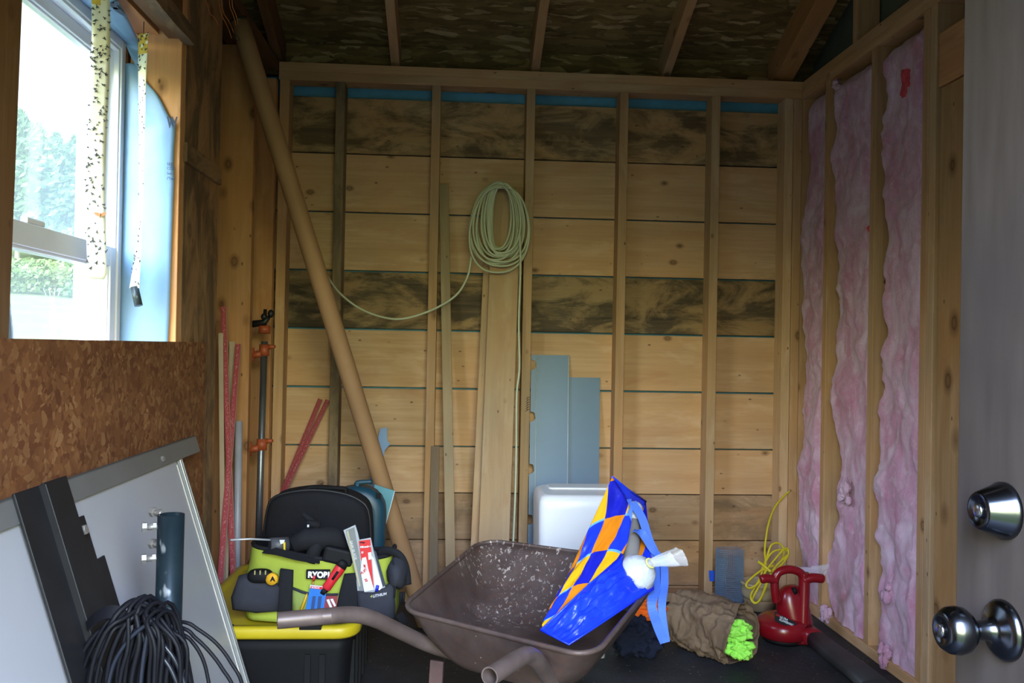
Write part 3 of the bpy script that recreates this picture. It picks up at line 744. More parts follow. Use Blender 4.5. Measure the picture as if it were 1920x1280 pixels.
for y in (683, 780, 878, 973):
    nt += [(997-(y-665)*.02, y-9), (1004-(y-665)*.02, y-7), (1006-(y-665)*.02, y+4), (1002-(y-665)*.02, y+9), (996-(y-665)*.02, y+11)]
flashing('flashing', 'taller blue grey flashing sheet with notched left edge behind the white bin', [(996, 665), (1067, 666), (1064, 1120), (987, 1120)]+[p for p in reversed(nt)], 3.738, 3.60, [], [((1007, 666), (1000, 1100)), ((1066, 667), (1063, 1000))])
flashing('flashing', 'shorter blue grey flashing sheet to the right of the taller sheet', [(1062, 707), (1125, 708), (1121, 1120), (1058, 1120)], 3.742, 3.63, [], [])
# offcuts beside the tool bag
M_off = plain('blue_offcut', (.12, .22, .40), .45, .1)
def offcut(label, poly, y, dy, mat, t_=.0015, edge=None):
    pts = [at(p[0], p[1], Y=y+dy*(i % 2)*0+dy*(p[1]-poly[0][1])/100.0) for i, p in enumerate(poly)]
    n = len(pts); lo = min(pts, key=lambda p: p.z); root = thing('sheet_offcut', lo, label, 'offcut')
    m = MB(); m.add(pts+[p+V((0, t_, 0)) for p in pts], [list(range(n)), list(reversed(range(n, 2*n)))]+[((i+1) % n, i, n+i, n+(i+1) % n) for i in range(n)])
    m.build('sheet', mat, root)
    if edge: MB().tube([at(*e, Y=y+dy*(e[1]-poly[0][1])/100.0-.001) for e in edge], .0017, 6).build('cut_edge', M_edge, root)
offcut('narrow blue metal offcut leaning behind the tan tube', [(713, 803), (726, 801), (726, 826), (732, 832), (722, 843), (714, 880), (705, 940), (700, 1060), (676, 1060), (690, 920), (702, 850)], 3.70, -.045, M_off)
offcut('small pale teal board offcut with white edge beside the teal case', [(702, 908), (740, 920), (722, 987), (700, 1060), (690, 1060)], 3.10, -.01, plain('teal_board', (.08, .25, .30), .6), .006, [(740, 920), (722, 987)])

# red printed laths: two beside the tool bag, four against the left wall
def redlath(name):
    t = NT(name); c = t.coord('Object', rand=4)
    m = t.n('Mapping'); t.l(c, m.inputs[0]); m.inputs['Scale'].default_value = (150, 260, 260)
    k = t.noise(m.outputs[0], 1, 3, .8)
    sp = t.n('SeparateXYZ'); tc = t.n('TexCoord'); t.l(tc.outputs['Object'], sp.inputs[0])
    band = t.math('LESS_THAN', t.math('ABSOLUTE', sp.outputs[1]), .005)
    ed = t.math('GREATER_THAN', sp.outputs[1], .0085)
    f = t.math('MULTIPLY', t.ramp(k, [(.54, 0.0), (.60, .8)]), band)
    col = t.mix(f, (.30, .042, .050), (.46, .27, .25)); col = t.mix(ed, col, (.30, .19, .15))
    return t.fin(col, .7, 0, .3)
M_red = redlath('red_printed_lath'); M_palelath = plain('pale_lath', (.36, .27, .18), .75)
def lath(label, top, bot, yt, yb_, w, mat, wd=(1,0,0), zmin=.003):
    A = at(*top, Y=yt); B = at(*bot, Y=yb_); d = B-A
    B = A+d*((A.z-zmin)/(A.z-B.z)) if B.z > zmin else B
    return tag(board('printed_lath', B, A, w, .005, wd, mat, None, .0008), label, 'lath', 'printed laths')
lath('red printed lath leaning between the tool bag and stud, upper left of two', (601, 748), (537, 905), 3.735, 3.66, .021, M_red)
lath('red printed lath touching the weathered stud, lower right of two', (615, 750), (541, 905), 3.725, 3.645, .021, M_red)
lath('red printed lath against the left wall, tallest of its group', (419, 574), (433, 960), 3.06, 2.99, .020, M_red)
lath('red printed lath crossing the tallest lath at the left wall', (447, 645), (423, 960), 3.12, 2.96, .020, M_red)
lath('pale lath showing its bare back between two red laths', (436, 640), (426, 960), 3.16, 3.04, .021, M_palelath)
lath('faded lath half hidden behind the left wall plank edge', (414, 624), (417, 960), 3.00, 2.98, .016, M_palelath)

# grey conduit and pipe clamp in the left corner
M_pipe = plain('galvanised_pipe', (.20, .21, .23), .38, .75, var=.2)
A = at(448, 789, Y=3.08); B = at(443, 1150, Y=3.05); B = A+(B-A)*((A.z-.002)/(A.z-B.z))
tag(MB().tube([B, A], .0125, 16).build('plastic_conduit', plain('grey_conduit', (.30, .30, .34), .45)), 'plain grey plastic conduit standing right of the red laths', 'conduit')
A = at(496, 640, Y=3.40); B = at(485, 1000, Y=3.36); B = A+(B-A)*((A.z-.002)/(A.z-B.z)); ax = (A-B).normalized()
pc = thing('pipe_clamp', B, 'grey pipe clamp with orange jaws standing in the left corner', 'clamp')
MB().tube([B, A], .0128, 16).build('pipe', M_pipe, pc)
M_or = plain('orange_cast_iron', (.36, .075, .025), .5, var=.25, vs=40)
def jaw(c, name, flip=1):
    m = MB(); m.tube([c+ax*-.022, c+ax*.022], .020, 16)
    m.tube([c+V((-.004, 0, 0))+ax*-.012, c+V((-.045, -.01, 0))+ax*-.02], [.017, .011], 10)
    m.tube([c+V((.01, 0, 0))+ax*.012, c+V((.043, -.01, 0))+ax*.016], [.012, .006], 8)
    m.tube([c+V((-.045, -.01, .01)), c+V((-.045, -.01, -.045))], .009, 8)
    return m.build(name, M_or, pc, bevel=0)
jaw(at(496, 646, Y=3.40)+ax*-.022, 'fixed_jaw'); jaw(at(491, 833, Y=3.385), 'sliding_jaw')
m = MB(); c = at(496, 625, Y=3.40)
m.tube([c, c+ax*.03], .0225, 16); m.build('screw_head', M_or, pc)
m = MB(); m.tube([c+ax*.02, c+ax*.095], .007, 10); m.build('screw', M_dark, pc)
m = MB(); c = at(490, 604, Y=3.40)
m.tube([c+V((-.035, 0, -.008)), c+V((.012, 0, 0)), c+V((.03, -.005, .02))], [.014, .012, .008], 10)
m.blob(c+V((.012, -.008, .022)), (.013, .013, .013), nu=12, nv=8); m.blob(c+V((.038, -.008, .034)), (.013, .013, .016), nu=12, nv=8)
m.build('crank_handle', M_dark, pc)

# ------------------------------------------------------------------ insulation batts between the right wall's studs
t = NT('pink_fibreglass'); c = t.coord('Object', rand=6)
mz = t.n('Mapping'); t.l(c, mz.inputs[0]); mz.inputs['Scale'].default_value = (1.5, 1.5, .6)
n1 = t.noise(mz.outputs[0], 7, 6, .65, .8); n2 = t.noise(c, 26, 6, .75, .4); n3 = t.noise(mz.outputs[0], 3.2, 4, .6)
col = t.ramp(n1, [(.30, (.48, .19, .31)), (.48, (.56, .32, .46)), (.66, (.66, .50, .64))])
col = t.mix(t.ramp(n3, [(.58, 0.0), (.72, .6)]), col, (.50, .14, .20))
col = t.mix(t.ramp(n2, [(.52, 0.0), (.72, .5)]), col, (.74, .64, .76))
t.bump(n2, .6, .008); M_pink = t.fin(col, .95, 0, .1)
t.b.inputs['Sheen Weight'].default_value = .3
M_hot = plain('deep_pink_patch', (.62, .07, .10), .9, var=.3, vs=30)
def batt(label, y0, y1, z0, z1, seed, rag0=.03, patches=(), zslope=0.0):
    """y0 near edge, y1 far edge; faces -X"""
    o = thing('insulation_batt', (XR+.03, (y0+y1)/2, z0), label, 'insulation', None)
    NU, NV = 34, 170
    def fn(u, v):
        z = z0+(z1-z0)*v
        far = y1-rag0*(.5+1.1*fbm(V((seed, z*2.3, .3)), 5)+.25*fbm(V((seed+9, z*19, .3)), 3))-rag0*.2
        near = y0+.006*fbm(V((seed+5, z*6, .2)))
        y = near+(far-near)*u
        if seed == 2.0: far += .105*math.exp(-((z-.20)/.13)**2)*(1+.3*fbm(V((z*14, 3, 1))))-.03*math.exp(-((z-.62)/.12)**2)
        if seed == 1.0: far += .012*math.sin(z*5)
        y = near+(far-near)*u
        b = min(1, u*30)**.5*min(1, (1-u)*8)**.6*min(1, (1-v)*40)**.5
        q = V((y*3, z*2.2, seed))
        fold = mnoise.ridged_multi_fractal(V((y*5, z*3.2, seed*2.)), .9, 2.1, 4, .9, 2.0)
        h = .028*fbm(q*1.3)+.014*fbm(q*4)+.006*fbm(q*12)+.010*(fold-.9)
        x = XR+.004+.05*(1-b)-max(-.02, h)*b
        return V((max(x, XR-.045), y, z-(zslope*(1-u) if v > .97 else 0)))
    MB().grid(fn, NU, NV).build('fibre_face', M_pink, o)
    for (py, pz, ry, rz) in patches:
        def pf(u, v, py=py, pz=pz, ry=ry, rz=rz):
            an = 2*math.pi*u; rr = v*(1+.25*fbm(V((math.cos(an)*2, math.sin(an)*2, seed))))
            uu = (py-y0)/(y1-y0)+rr*ry*math.cos(an)/(y1-y0); vv = (pz-z0)/(z1-z0)+rr*rz*math.sin(an)/(z1-z0)
            p = fn(min(.98, max(.02, uu)), min(.98, max(.02, vv))); return p+V((-.006*(1-v**3), 0, 0))
        MB().grid(pf, 20, 8, closeu=True).build('torn_patch', M_hot, o)['label'] = 'deep pink torn patch'
    return o
def yz(px, py): p = at(px, py, X=XR); return p.y, p.z
b1 = batt('narrow pink insulation batt in the corner beside the back wall', SA+.002, D+.004, .04, WT-.085, 1.0, .016)
p = yz(1634, 426)
b2 = batt('pink insulation batt in the middle bay of the right wall', SB+.002, SA-.040, .04, WT-.10, 2.0, .045, [(p[0], p[1], .035, .022)])
p = yz(1692, 156); p2 = yz(1690, 940)
b3 = batt('pink insulation batt with a deep pink patch, nearest the door', SC+.002, SB-.040, .03, WT-.10, 3.0, .05, [(p[0], p[1], .062, .046)])
# tufts hanging from the torn edges
def tuft(parent, px, py, n, l, seed):
    rnd = random.Random(seed); c = at(px, py, X=XR-.004); m = MB()
    for i in range(n):
        p0 = c+V((rnd.uniform(-.012, .006), rnd.uniform(-.02, .02), rnd.uniform(-l*.5, l*.5)))
        m.blob(p0, (rnd.uniform(.008, .014), rnd.uniform(.006, .018), rnd.uniform(.008, .026)), .5, 2.2, 18, 12, seed+i)
    m.build('loose_tuft', M_pink, parent)
tuft(b2, 1585, 925, 14, .07, 3); tuft(b3, 1664, 1110, 10, .05, 4); tuft(b2, 1572, 165, 5, .05, 5); tuft(b3, 1660, 1235, 10, .07, 6); tuft(b2, 1550, 1150, 12, .06, 8)

# ------------------------------------------------------------------ door, open on the right
d1 = struct('door_1', (.65, .6, 0))
t = NT('smeared_grey_door'); c = t.coord('Object'); mz = t.n('Mapping'); t.l(c, mz.inputs[0]); mz.inputs['Scale'].default_value = (4, 4, .5)
k = t.noise(mz.outputs[0], 5, 5, .6); k2 = t.noise(c, 4.5, 3, .5)
col = t.ramp(k, [(.3, (.056, .043, .038)), (.7, (.098, .080, .072))]); col = t.mix(t.ramp(k2, [(.45, 0.0), (.7, .65)]), col, (.05, .042, .042))
M_door = t.fin(col, .5, .0, .4)
DX = .623
MB().box((DX, .13, .02), (DX+.044, 1.024, 2.04)).build('leaf', M_door, d1, bevel=.002)
M_nick = NT('dark_satin_nickel').fin((.10, .11, .13), .22, 1.0)
M_nick2 = NT('bright_keyway').fin((.45, .46, .48), .25, 1.0)
def xl(x, y, z): return Matrix(((0,0,-1,x),(0,1,0,y),(1,0,0,z),(0,0,0,1)))   # lathe axis towards -X
kp = at(1884, 1181, X=DX); M = xl(DX, kp.y, kp.z)
kb = MB().lathe([(.0, 0), (.034, 0), (.034, .004), (.031, .008), (.026, .011), (.016, .014), (.0115, .020), (.0105, .034), (.0125, .038), (.020, .042), (.0255, .049), (.027, .057), (.0255, .066), (.021, .073), (.015, .0755), (.014, .074), (.0, .074)], M, 32, cap0=False, cap1=False).build('door_knob', M_nick, d1)
MB().lathe([(0, .0735), (.0075, .0735), (.0075, .0765), (.006, .0775), (0, .0775)], M, 20, cap0=False, cap1=False).build('key_cylinder', M_nick2, kb)
kp = at(1884, 957, X=DX); M = xl(DX, kp.y, kp.z)
db = MB().lathe([(0, 0), (.0325, 0), (.0325, .004), (.030, .008), (.0215, .030), (.0195, .0325), (.017, .0325), (.016, .030), (0, .030)], M, 32, cap0=False, cap1=False).build('deadbolt', M_nick, d1)
MB().lathe([(0, .029), (.0080, .029), (.0080, .0325), (.006, .034), (0, .034)], M, 20, cap0=False, cap1=False).build('key_cylinder', M_nick2, db)
for z in (.25, 1.05, 1.85): MB().tube([(DX+.050, .118, z-.05), (DX+.050, .118, z+.05)], .007, 10).build('hinge', M_nick, d1)

# ------------------------------------------------------------------ white bin
M_wbin = NT('white_plastic').fin((.88, .89, .90), .28, 0, .5)
a = at(1010, 935, Y=3.20); x0 = a.x+.004; x1 = at(1206, 935, Y=3.20).x; zt = at(1060, 930, Y=3.20).z
wbn = thing('plastic_bin', ((x0+x1)/2, 3.33, 0), 'glossy white plastic bin standing behind the wheelbarrow', 'bin')
def rrect(x0, x1, y0, y1, r, z, n=6):
    out = []
    for (cx, cy, a0) in ((x1-r, y1-r, 0), (x0+r, y1-r, 90), (x0+r, y0+r, 180), (x1-r, y0+r, 270)):
        for k in range(n+1):
            an = R(a0+90*k/n); out.append(V((cx+r*math.cos(an), cy+r*math.sin(an), z)))
    return out
y0, y1 = 3.20, 3.50
m = MB(); rg = []
for (ins, z) in ((.012, .002), (.008, .01), (.004, .2), (0, zt-.05), (.002, zt-.025), (.010, zt-.008), (.025, zt)):
    rg.append(rrect(x0+ins, x1-ins, y0+ins, y1-ins, .035, z))
m.loft(rg).build('body', M_wbin, wbn)
m = MB(); m.loft([rrect(x0+.05, x1-.05, y0+.16, y1-.03, .02, zt-.002), rrect(x0+.055, x1-.055, y0+.165, y1-.035, .02, zt+.006)]).build('raised_rib', M_wbin, wbn)

# ------------------------------------------------------------------ wheelbarrow
t = NT('rusty_brown_tray'); c = t.coord('Object')
n1 = t.noise(c, 6, 7, .7); n2 = t.noise(c, 40, 4, .6)
col = t.ramp(n1, [(.3, (.050, .030, .026)), (.52, (.085, .058, .050)), (.72, (.125, .092, .080))])
col = t.mix(t.ramp(n2, [(.5, 0.0), (.75, .4)]), col, (.13, .055, .035))
mz = t.n('Mapping'); t.l(c, mz.inputs[0]); mz.inputs['Scale'].default_value = (85, 70, 17)
mzn = t.noise(mz.outputs[0], 1.0, 3, .7, .4)
sp = t.n('SeparateXYZ'); tc = t.n('TexCoord'); t.l(tc.outputs['Object'], sp.inputs[0])
band = t.math('MULTIPLY', t.ramp(sp.outputs[1], [(.10, 0.0), (.26, 1.0)]), t.ramp(t.noise(c, 3.0, 2, .5), [(.36, 0.0), (.52, 1.0)]))
drip = t.math('MULTIPLY', t.ramp(mzn, [(.585, 0.0), (.64, 1.0)]), band)
col = t.mix(drip, col, (.50, .42, .37))
col = t.mix(t.ramp(t.voro(c, 30), [(0.0, .8), (.05, .6), (.08, 0.0)]), col, (.40, .34, .30))
t.bump(n2, .35, .003); M_tray = t.fin(col, .48, .1, .4)
M_rust = plain('red_brown_steel', (.095, .052, .046), .5, .2, var=.3, vs=14)
M_grip = plain('worn_steel_pipe', (.135, .098, .088), .45, .3, var=.25, vs=18)
zr, zf = .42, .455
RL = at(748, 1140, Z=zr); RRp = at(1112, 1232, Z=zr); FR = at(1252, 1058, Z=zf); FL = at(902, 1012, Z=zf)
def bil(u, v): return RL*(1-u)*(1-v)+RRp*u*(1-v)+FR*u*v+FL*(1-u)*v
wb_c = bil(.5, .45)
wbw = thing('wheelbarrow', (wb_c.x, wb_c.y, 0), 'old rusty brown wheelbarrow with splattered tray and pipe handles', 'wheelbarrow')
def rring(u0, u1, v0, v1, r, n=8):
    out = []
    for (cu, cv, a0) in ((u1-r, v1-r, 0), (u0+r, v1-r, 90), (u0+r, v0+r, 180), (u1-r, v0+r, 270)):
        for k in range(n+1):
            an = R(a0+90*k/n); out.append((cu+r*math.cos(an), cv+r*math.sin(an)))
    return out
rim = rring(0, 1, 0, 1, .115, 10); bot = rring(.17, .83, .10, .66, .20, 10)
ZB = .285
def traypt(k, i):
    ru, rv = rim[i]; bu, bv = bot[i]
    u = ru+(bu-ru)*(1-(1-k)**1.25); v = rv+(bv-rv)*(1-(1-k)**1.25)
    p = bil(u, v); zr_ = p.z+(.012*math.sin(math.pi*ru) if rv > .9 else 0)
    z = zr_+(ZB-zr_)*(1-(1-k)**1.7)
    return V((p.x, p.y, z))
NR = len(rim)
m = MB(); rings = [[traypt(k, i) for i in range(NR)] for k in [j/14 for j in range(15)]]
cpt = sum((p for p in rings[-1]), V((0,0,0)))/NR
for q in (.7, .4, .12): rings.append([cpt+(p-cpt)*q+V((0, 0, -.004*(1-q))) for p in rings[14]])
m.loft(rings, False, True); m.build('tray', M_tray, wbw, solid=.0025)
m = MB(); m.tube([traypt(0, i)+V((0, 0, -.002)) for i in range(NR)], .0065, 8, closed=True); m.build('rolled_rim', M_tray, wbw)
rear = (bil(.5, 0)-bil(.5, 1)); rear.z = 0; rear.normalize(); side = V((-rear.y, rear.x, 0))
# handles: bent pipes running from the wheel under the tray back to the grips
hA = [bil(.40, 1.12)+V((0,0,0)), bil(.36, .5), at(905, 1238, Z=.266)]
for p, z in zip(hA, (.20, .260, .266)): p.z = z
hA += [at(845, 1222, Z=.285), at(800, 1207, Z=.315), at(745, 1181, Z=.375), at(700, 1160, Z=.425), at(660, 1152, Z=.447), at(600, 1156, Z=.455), at(520, 1163, Z=.455)]
def pipe_(name, pts, r, n=6):
    pp = smooth_path(pts, n); d = (pp[-1]-pp[-2]).normalized()
    mb = MB(); mb.tube(pp, r, 16, caps=False); mb.tube([pp[-1]-d*.12, pp[-1]], r-.0028, 16, caps=False)
    # annular end
    e = mb.v; nrm = d.orthogonal().normalized(); bn = d.cross(nrm); o = len(mb.v); sg = 16
    mb.add([pp[-1]+(nrm*math.cos(2*math.pi*k/sg)+bn*math.sin(2*math.pi*k/sg))*rr for rr in (r, r-.0028) for k in range(sg)], [(k, (k+1) % sg, sg+(k+1) % sg, sg+k) for k in range(sg)])
    mb.add([pp[-1]-d*.10+(nrm*math.cos(2*math.pi*k/sg)+bn*math.sin(2*math.pi*k/sg))*(r-.0028) for k in range(sg)], [list(range(sg))])
    return mb.build(name, M_grip, wbw)
pipe_('handle', hA, .0190)
hB = [bil(.56, 1.12), bil(.68, .5), bil(.74, .12)]
for p, z in zip(hB, (.20, .262, .264)): p.z = z
hB += [at(1040, 1290, Z=.29), at(1024, 1262, Z=.35), at(1005, 1236, Z=.415), at(988, 1228, Z=.44), at(966, 1238, Z=.452), at(918, 1268, Z=.456)]
pipe_('handle', hB, .0185)
def strap(name, pts, w, mat=M_rust):
    rings = []
    for i, p in enumerate(pts):
        rings.append([p+side*w/2+rear*.003, p-side*w/2+rear*.003, p-side*w/2-rear*.003, p+side*w/2-rear*.003])
    MB().loft(rings, True, True, False).build(name, mat, wbw)
for u in (.17, .83):
    t0 = bil(u, .10); t0.z = .285; b0 = bil(u+(.02 if u < .5 else -.02), .05); b0.z = .012
    strap('leg', [t0, t0.lerp(b0, .5)+rear*.01, b0, b0-rear*.10], .036)
c0_ = bil(.30, .0); c1_ = bil(.70, 0); c0_.z = c1_.z = .16
m = MB(); m.tube([c0_, c1_], .010, 10); m.build('leg_brace', M_rust, wbw)
bp = at(1062, 1272, Z=.27); MB().blob(bp, (.016, .016, .018), nu=12, nv=8).build('bracket_bolt', plain('pinkish_bolt', (.32, .19, .20), .5), wbw)
strap('bracket', [bil(.80, .06)*1+V((0, 0, .27-bil(.80, .06).z)), bil(.74, .02)+V((0, 0, .20-bil(.74, .02).z))], .05)
wc = bil(.48, 1.16); wc.z = .165
ax_ = side
Mw = axes(wc, rear, ax_); Mw = Matrix((( rear.x, 0, side.x, wc.x), (rear.y, 0, side.y, wc.y), (0, 1, 0, wc.z), (0, 0, 0, 1)))
m = MB(); m.lathe([(.10, -.03), (.14, -.034), (.16, -.022), (.165, 0), (.16, .022), (.14, .034), (.10, .03), (.10, -.03)], Mw, 32, cap0=False, cap1=False)
wh = m.build('wheel', plain('black_tyre', (.02, .02, .022), .8), wbw)
m = MB(); m.lathe([(.0, -.02), (.03, -.022), (.10, -.012), (.102, 0), (.10, .012), (.03, .022), (.0, .02)], Mw, 24, cap0=False, cap1=False); m.build('hub', M_rust, wh)

# ------------------------------------------------------------------ blue tote bag in the barrow
t = NT('argyle_tote'); uvn = t.n('UVMap'); mz = t.n('Mapping'); t.l(uvn.outputs[0], mz.inputs[0])
sp = t.n('SeparateXYZ'); t.l(mz.outputs[0], sp.inputs[0])
da = t.math('FLOOR', t.math('ADD', sp.outputs[0], sp.outputs[1])); dbb = t.math('FLOOR', t.math('SUBTRACT', sp.outputs[0], sp.outputs[1]))
pa = t.math('PINGPONG', da, 1.0); pb = t.math('PINGPONG', dbb, 1.0)
fa = t.math('ABSOLUTE', t.math('SUBTRACT', t.math('FRACT', t.math('ADD', sp.outputs[0], sp.outputs[1])), .5)); fb2 = t.math('ABSOLUTE', t.math('SUBTRACT', t.math('FRACT', t.math('SUBTRACT', sp.outputs[0], sp.outputs[1])), .5))
q3 = pa
yel = t.mix(q3, (.80, .40, .01), (.72, .22, .01)); blu = t.mix(pb, (.010, .015, .42), (.012, .04, .80))
col = t.mix(t.math('PINGPONG', t.math('ADD', da, dbb), 1.0), blu, yel)
ln = t.math('GREATER_THAN', t.math('MAXIMUM', fa, 0.0), .468)
col = t.mix(t.math('MULTIPLY', ln, pb), col, (.13, .38, .85))
cc = t.coord('Object'); t.bump(t.noise(cc, 22, 5, .6), .5, .006)
M_argyle = t.fin(col, .32, 0, .5)
t = NT('bright_blue_woven_plastic'); cc = t.coord('Object')
col = t.ramp(t.noise(cc, 9, 3, .5), [(.3, (.008, .032, .72)), (.7, (.014, .055, .92))]); t.bump(t.noise(cc, 20, 5, .6), .55, .006)
M_bluebag = t.fin(col, .32, 0, .5)
M_strap = plain('light_blue_webbing', (.07, .17, .70), .6, var=.1)
M_inner = plain('pale_bag_inside', (.42, .55, .85), .5)
P1 = at(1014, 1181, Y=2.10); P2 = at(1168, 1040, Y=2.30); P3 = at(1216, 1109, Y=2.22); P4 = at(1066, 1208, Y=2.04)
A1 = at(1148, 894, Y=2.45); A2 = at(1211, 940, Y=2.60); B1 = at(1046, 1118, Y=2.27); Bk = at(1110, 1120, Y=2.42)
bag = thing('tote_bag', P4, 'crumpled blue tote bag with yellow diamond pattern lying in the wheelbarrow', 'tote bag')
def quadpatch(a, b, c, d, nu, nv, amp, fr, seed, bulge=0.0):
    nrm = (b-a).cross(d-a).normalized()
    if nrm.dot(EYE-a) < 0: nrm = -nrm
    def fn(u, v):
        p = a*(1-u)*(1-v)+b*u*(1-v)+c*u*v+d*(1-u)*v
        e = min(1, 8*min(u, 1-u))*min(1, 8*min(v, 1-v))
        return p+nrm*(amp*fbm(V((u*fr, v*fr, seed)))+amp*.8*(mnoise.ridged_multi_fractal(V((u*fr*.7, v*fr*1.3, seed+4)), .9, 2, 3, .9, 2)-.9))*e+nrm*bulge*min(1, u*2.2)*math.sin(math.pi*v)
    return fn
f1 = quadpatch(P1, P2, P3, P4, 40, 24, .0115, 5, 1.0, .030)
m = MB().grid(lambda u, v: f1(u*(1-.13*math.sin(math.pi*v)), v), 72, 44); m.build('gusset', M_bluebag, bag, solid=.0008)
# patterned face, from the gusset's upper edge to the free corner, folding at the bottom
def f2(u, v):     # u: bottom -> mouth, v: gusset edge -> free edge
    lo = P1.lerp(P2, u); mid = lo
    hi = (B1.lerp(A1, u) if u > 0 else B1)
    hi = B1.lerp(A1, u**1.0)
    p = lo.lerp(hi, v)+V((.045, .03, 0))*math.sin(math.pi*v)*u**2; nrm = V((-.45, -.85, .25)).normalized()
    e = min(1, 6*min(v, 1-v))
    return p+nrm*e*(.010*fbm(V((u*4, v*4, 5)))+.016*math.sin(v*3.14)*(.4+.6*(1-u))+.010*(mnoise.ridged_multi_fractal(V((u*2.4, v*3.2, 9)), .9, 2, 3, .9, 2)-.9))
m = MB().grid(f2, 44, 30); m.uv = [(2.5*(i % 44)/43+.15, 2.1*(i//44)/29+.35) for i in range(44*30)]
m.build('patterned_panel', M_argyle, bag, solid=.0008)
# far face and mouth edge
f3 = quadpatch(A2, P3+V((.02, .02, .0)), P4+V((.02, .03, 0)), Bk, 20, 20, .01, 3, 3.0)
m = MB().grid(f3, 24, 24); m.uv = [(2.3*(i % 24)/23, 2.3*(i//24)/23) for i in range(24*24)]; m.build('patterned_panel', M_argyle, bag, solid=.0008)
A1b = A1.lerp(B1, .17); A2b = at(1203, 975, Y=2.56)
f4 = quadpatch(A1, A2, A2b, at(1176, 935, Y=2.5), 16, 8, .004, 3, 7.0)
m = MB().grid(f4, 18, 10); m.build('mouth_fold', M_bluebag, bag, solid=.0008)
f5 = quadpatch(A1.lerp(B1, .05), A2+V((0, .01, -.01)), Bk, B1, 12, 12, .006, 3, 8.0)
m = MB().grid(f5, 14, 14); m.build('top_panel', M_inner, bag, solid=.0008)
MB().tube([A1, at(1178, 918, Y=2.52), A2], .0035, 8).build('mouth_hem', M_bluebag, bag)
MB().tube([P1, P1.lerp(P2, .5)+V((0, -.012, .008)), P2], .0028, 8).build('seam', M_bluebag, bag)
MB().tube([f1(1-.13*math.sin(math.pi*k/16), k/16) for k in range(17)], .0026, 8).build('mouth_hem', M_bluebag, bag)
MB().tube([P1, P4, P3], .0028, 8).build('seam', M_bluebag, bag)
def ribbon(pts, w, wdir, mat, name, parent, n=8, t_=.0016):
    pp = smooth_path(pts, n); wd_ = V(wdir).normalized(); rings = []
    for i, p in enumerate(pp):
        tg = (pp[min(i+1, len(pp)-1)]-pp[max(i-1, 0)]).normalized()
        w_ = (wd_-tg*wd_.dot(tg)).normalized(); nn = tg.cross(w_)
        rings.append([p+w_*w/2+nn*t_/2, p-w_*w/2+nn*t_/2, p-w_*w/2-nn*t_/2, p+w_*w/2-nn*t_/2])
    return MB().loft(rings, True, True, False).build(name, mat, parent)
ribbon([at(1186, 942, Y=2.44), at(1204, 972, Y=2.42), at(1216, 1010, Y=2.40), at(1231, 1045, Y=2.38), at(1236, 1085, Y=2.34), at(1222, 1130, Y=2.24), at(1232, 1170, Y=2.24), at(1246, 1203, Y=2.25)], .026, (1, .2, 0), M_strap, 'strap', bag)
ribbon([at(1188, 994, Y=2.39), at(1204, 1000, Y=2.38), at(1224, 1030, Y=2.38), at(1243, 1052, Y=2.36), at(1246, 1090, Y=2.32), at(1241, 1140, Y=2.25), at(1249, 1204, Y=2.25)], .022, (1, .2, 0), M_strap, 'strap', bag)
ribbon([at(1158, 1046, Y=2.34), at(1172, 1000, Y=2.37), at(1180, 960, Y=2.40), at(1178, 936, Y=2.44)], .018, (1, .1, .3), M_strap, 'strap', bag)
# rolls standing in the bag
t = NT('clear_crinkled_plastic'); cc = t.coord('Object'); t.bump(t.noise(cc, 30, 5, .7, 1.0), .9, .006)
M_film = t.fin((.85, .88, .92), .12, 0, .6); t.b.inputs['Alpha'].default_value = .38
M_wroll = plain('white_wrapped_roll', (.58, .62, .68), .4, var=.08, vs=18, bump=.4)
axg = (P2.lerp(P3, .5)-P1.lerp(P4, .5)).normalized()
gn = (P2-P1).cross(P4-P1).normalized(); gn = gn if gn.dot(EYE-P1) < 0 else -gn
rc = at(1196, 1074, Y=2.255)
axg = (axg*.62+(EYE-rc).normalized()*.78).normalized()
rr_ = .0475; Mr = Matrix.Translation(rc) @ axg.to_track_quat('Z', 'Y').to_matrix().to_4x4()
wr1 = thing('wrapped_roll', rc-axg*.22, 'white roll in clear plastic poking out of the blue tote bag', 'roll')
MB().lathe([(0, -.13), (rr_, -.13), (rr_, 0), (rr_*.97, .012), (rr_*.8, .028), (rr_*.4, .038), (0, .040)], Mr, 32, cap0=False, cap1=False).build('roll_body', M_wroll, wr1)
def ff(u, v):
    an = 2*math.pi*u; k = fbm(V((math.cos(an)*1.6, math.sin(an)*1.6, v*3)))
    if v < .55: q = v/.55; r_ = (rr_+.004)*(1-.82*q**1.4)+.004*k; z = .0+.052*q
    else: q = (v-.55)/.45; r_ = .011+.014*q+.008*k*q; z = .052+.030*q
    p = Mr @ V((r_*math.cos(an), r_*math.sin(an), z))
    if v > .55: p += V((.060, .0, .004))*((v-.55)/.45)
    return p
MB().grid(ff, 36, 26, closeu=True).build('twisted_plastic', M_film, wr1)
MB().tube([Mr @ V((.013*math.cos(a), .013*math.sin(a), .054)) for a in [2*math.pi*k/12 for k in range(12)]], .003, 6, closed=True).build('tie', plain('pale_yellow_tie', (.70, .68, .25), .5), wr1)
ta = at(1190, 945, Y=2.50); tb_ = at(1181, 1075, Y=2.36); tx = (ta-tb_).normalized()
gt = thing('tube_roll', tb_, 'grey cardboard roll with white top standing inside the blue tote bag', 'roll')
MB().tube([tb_-tx*.10, ta-tx*.055], .023, 20).build('roll_body', plain('grey_card', (.30, .28, .27), .75), gt)
MB().tube([ta-tx*.06, ta-tx*.01, ta], [.0245, .0245, .018], 20).build('wrapped_top', M_wroll, gt)

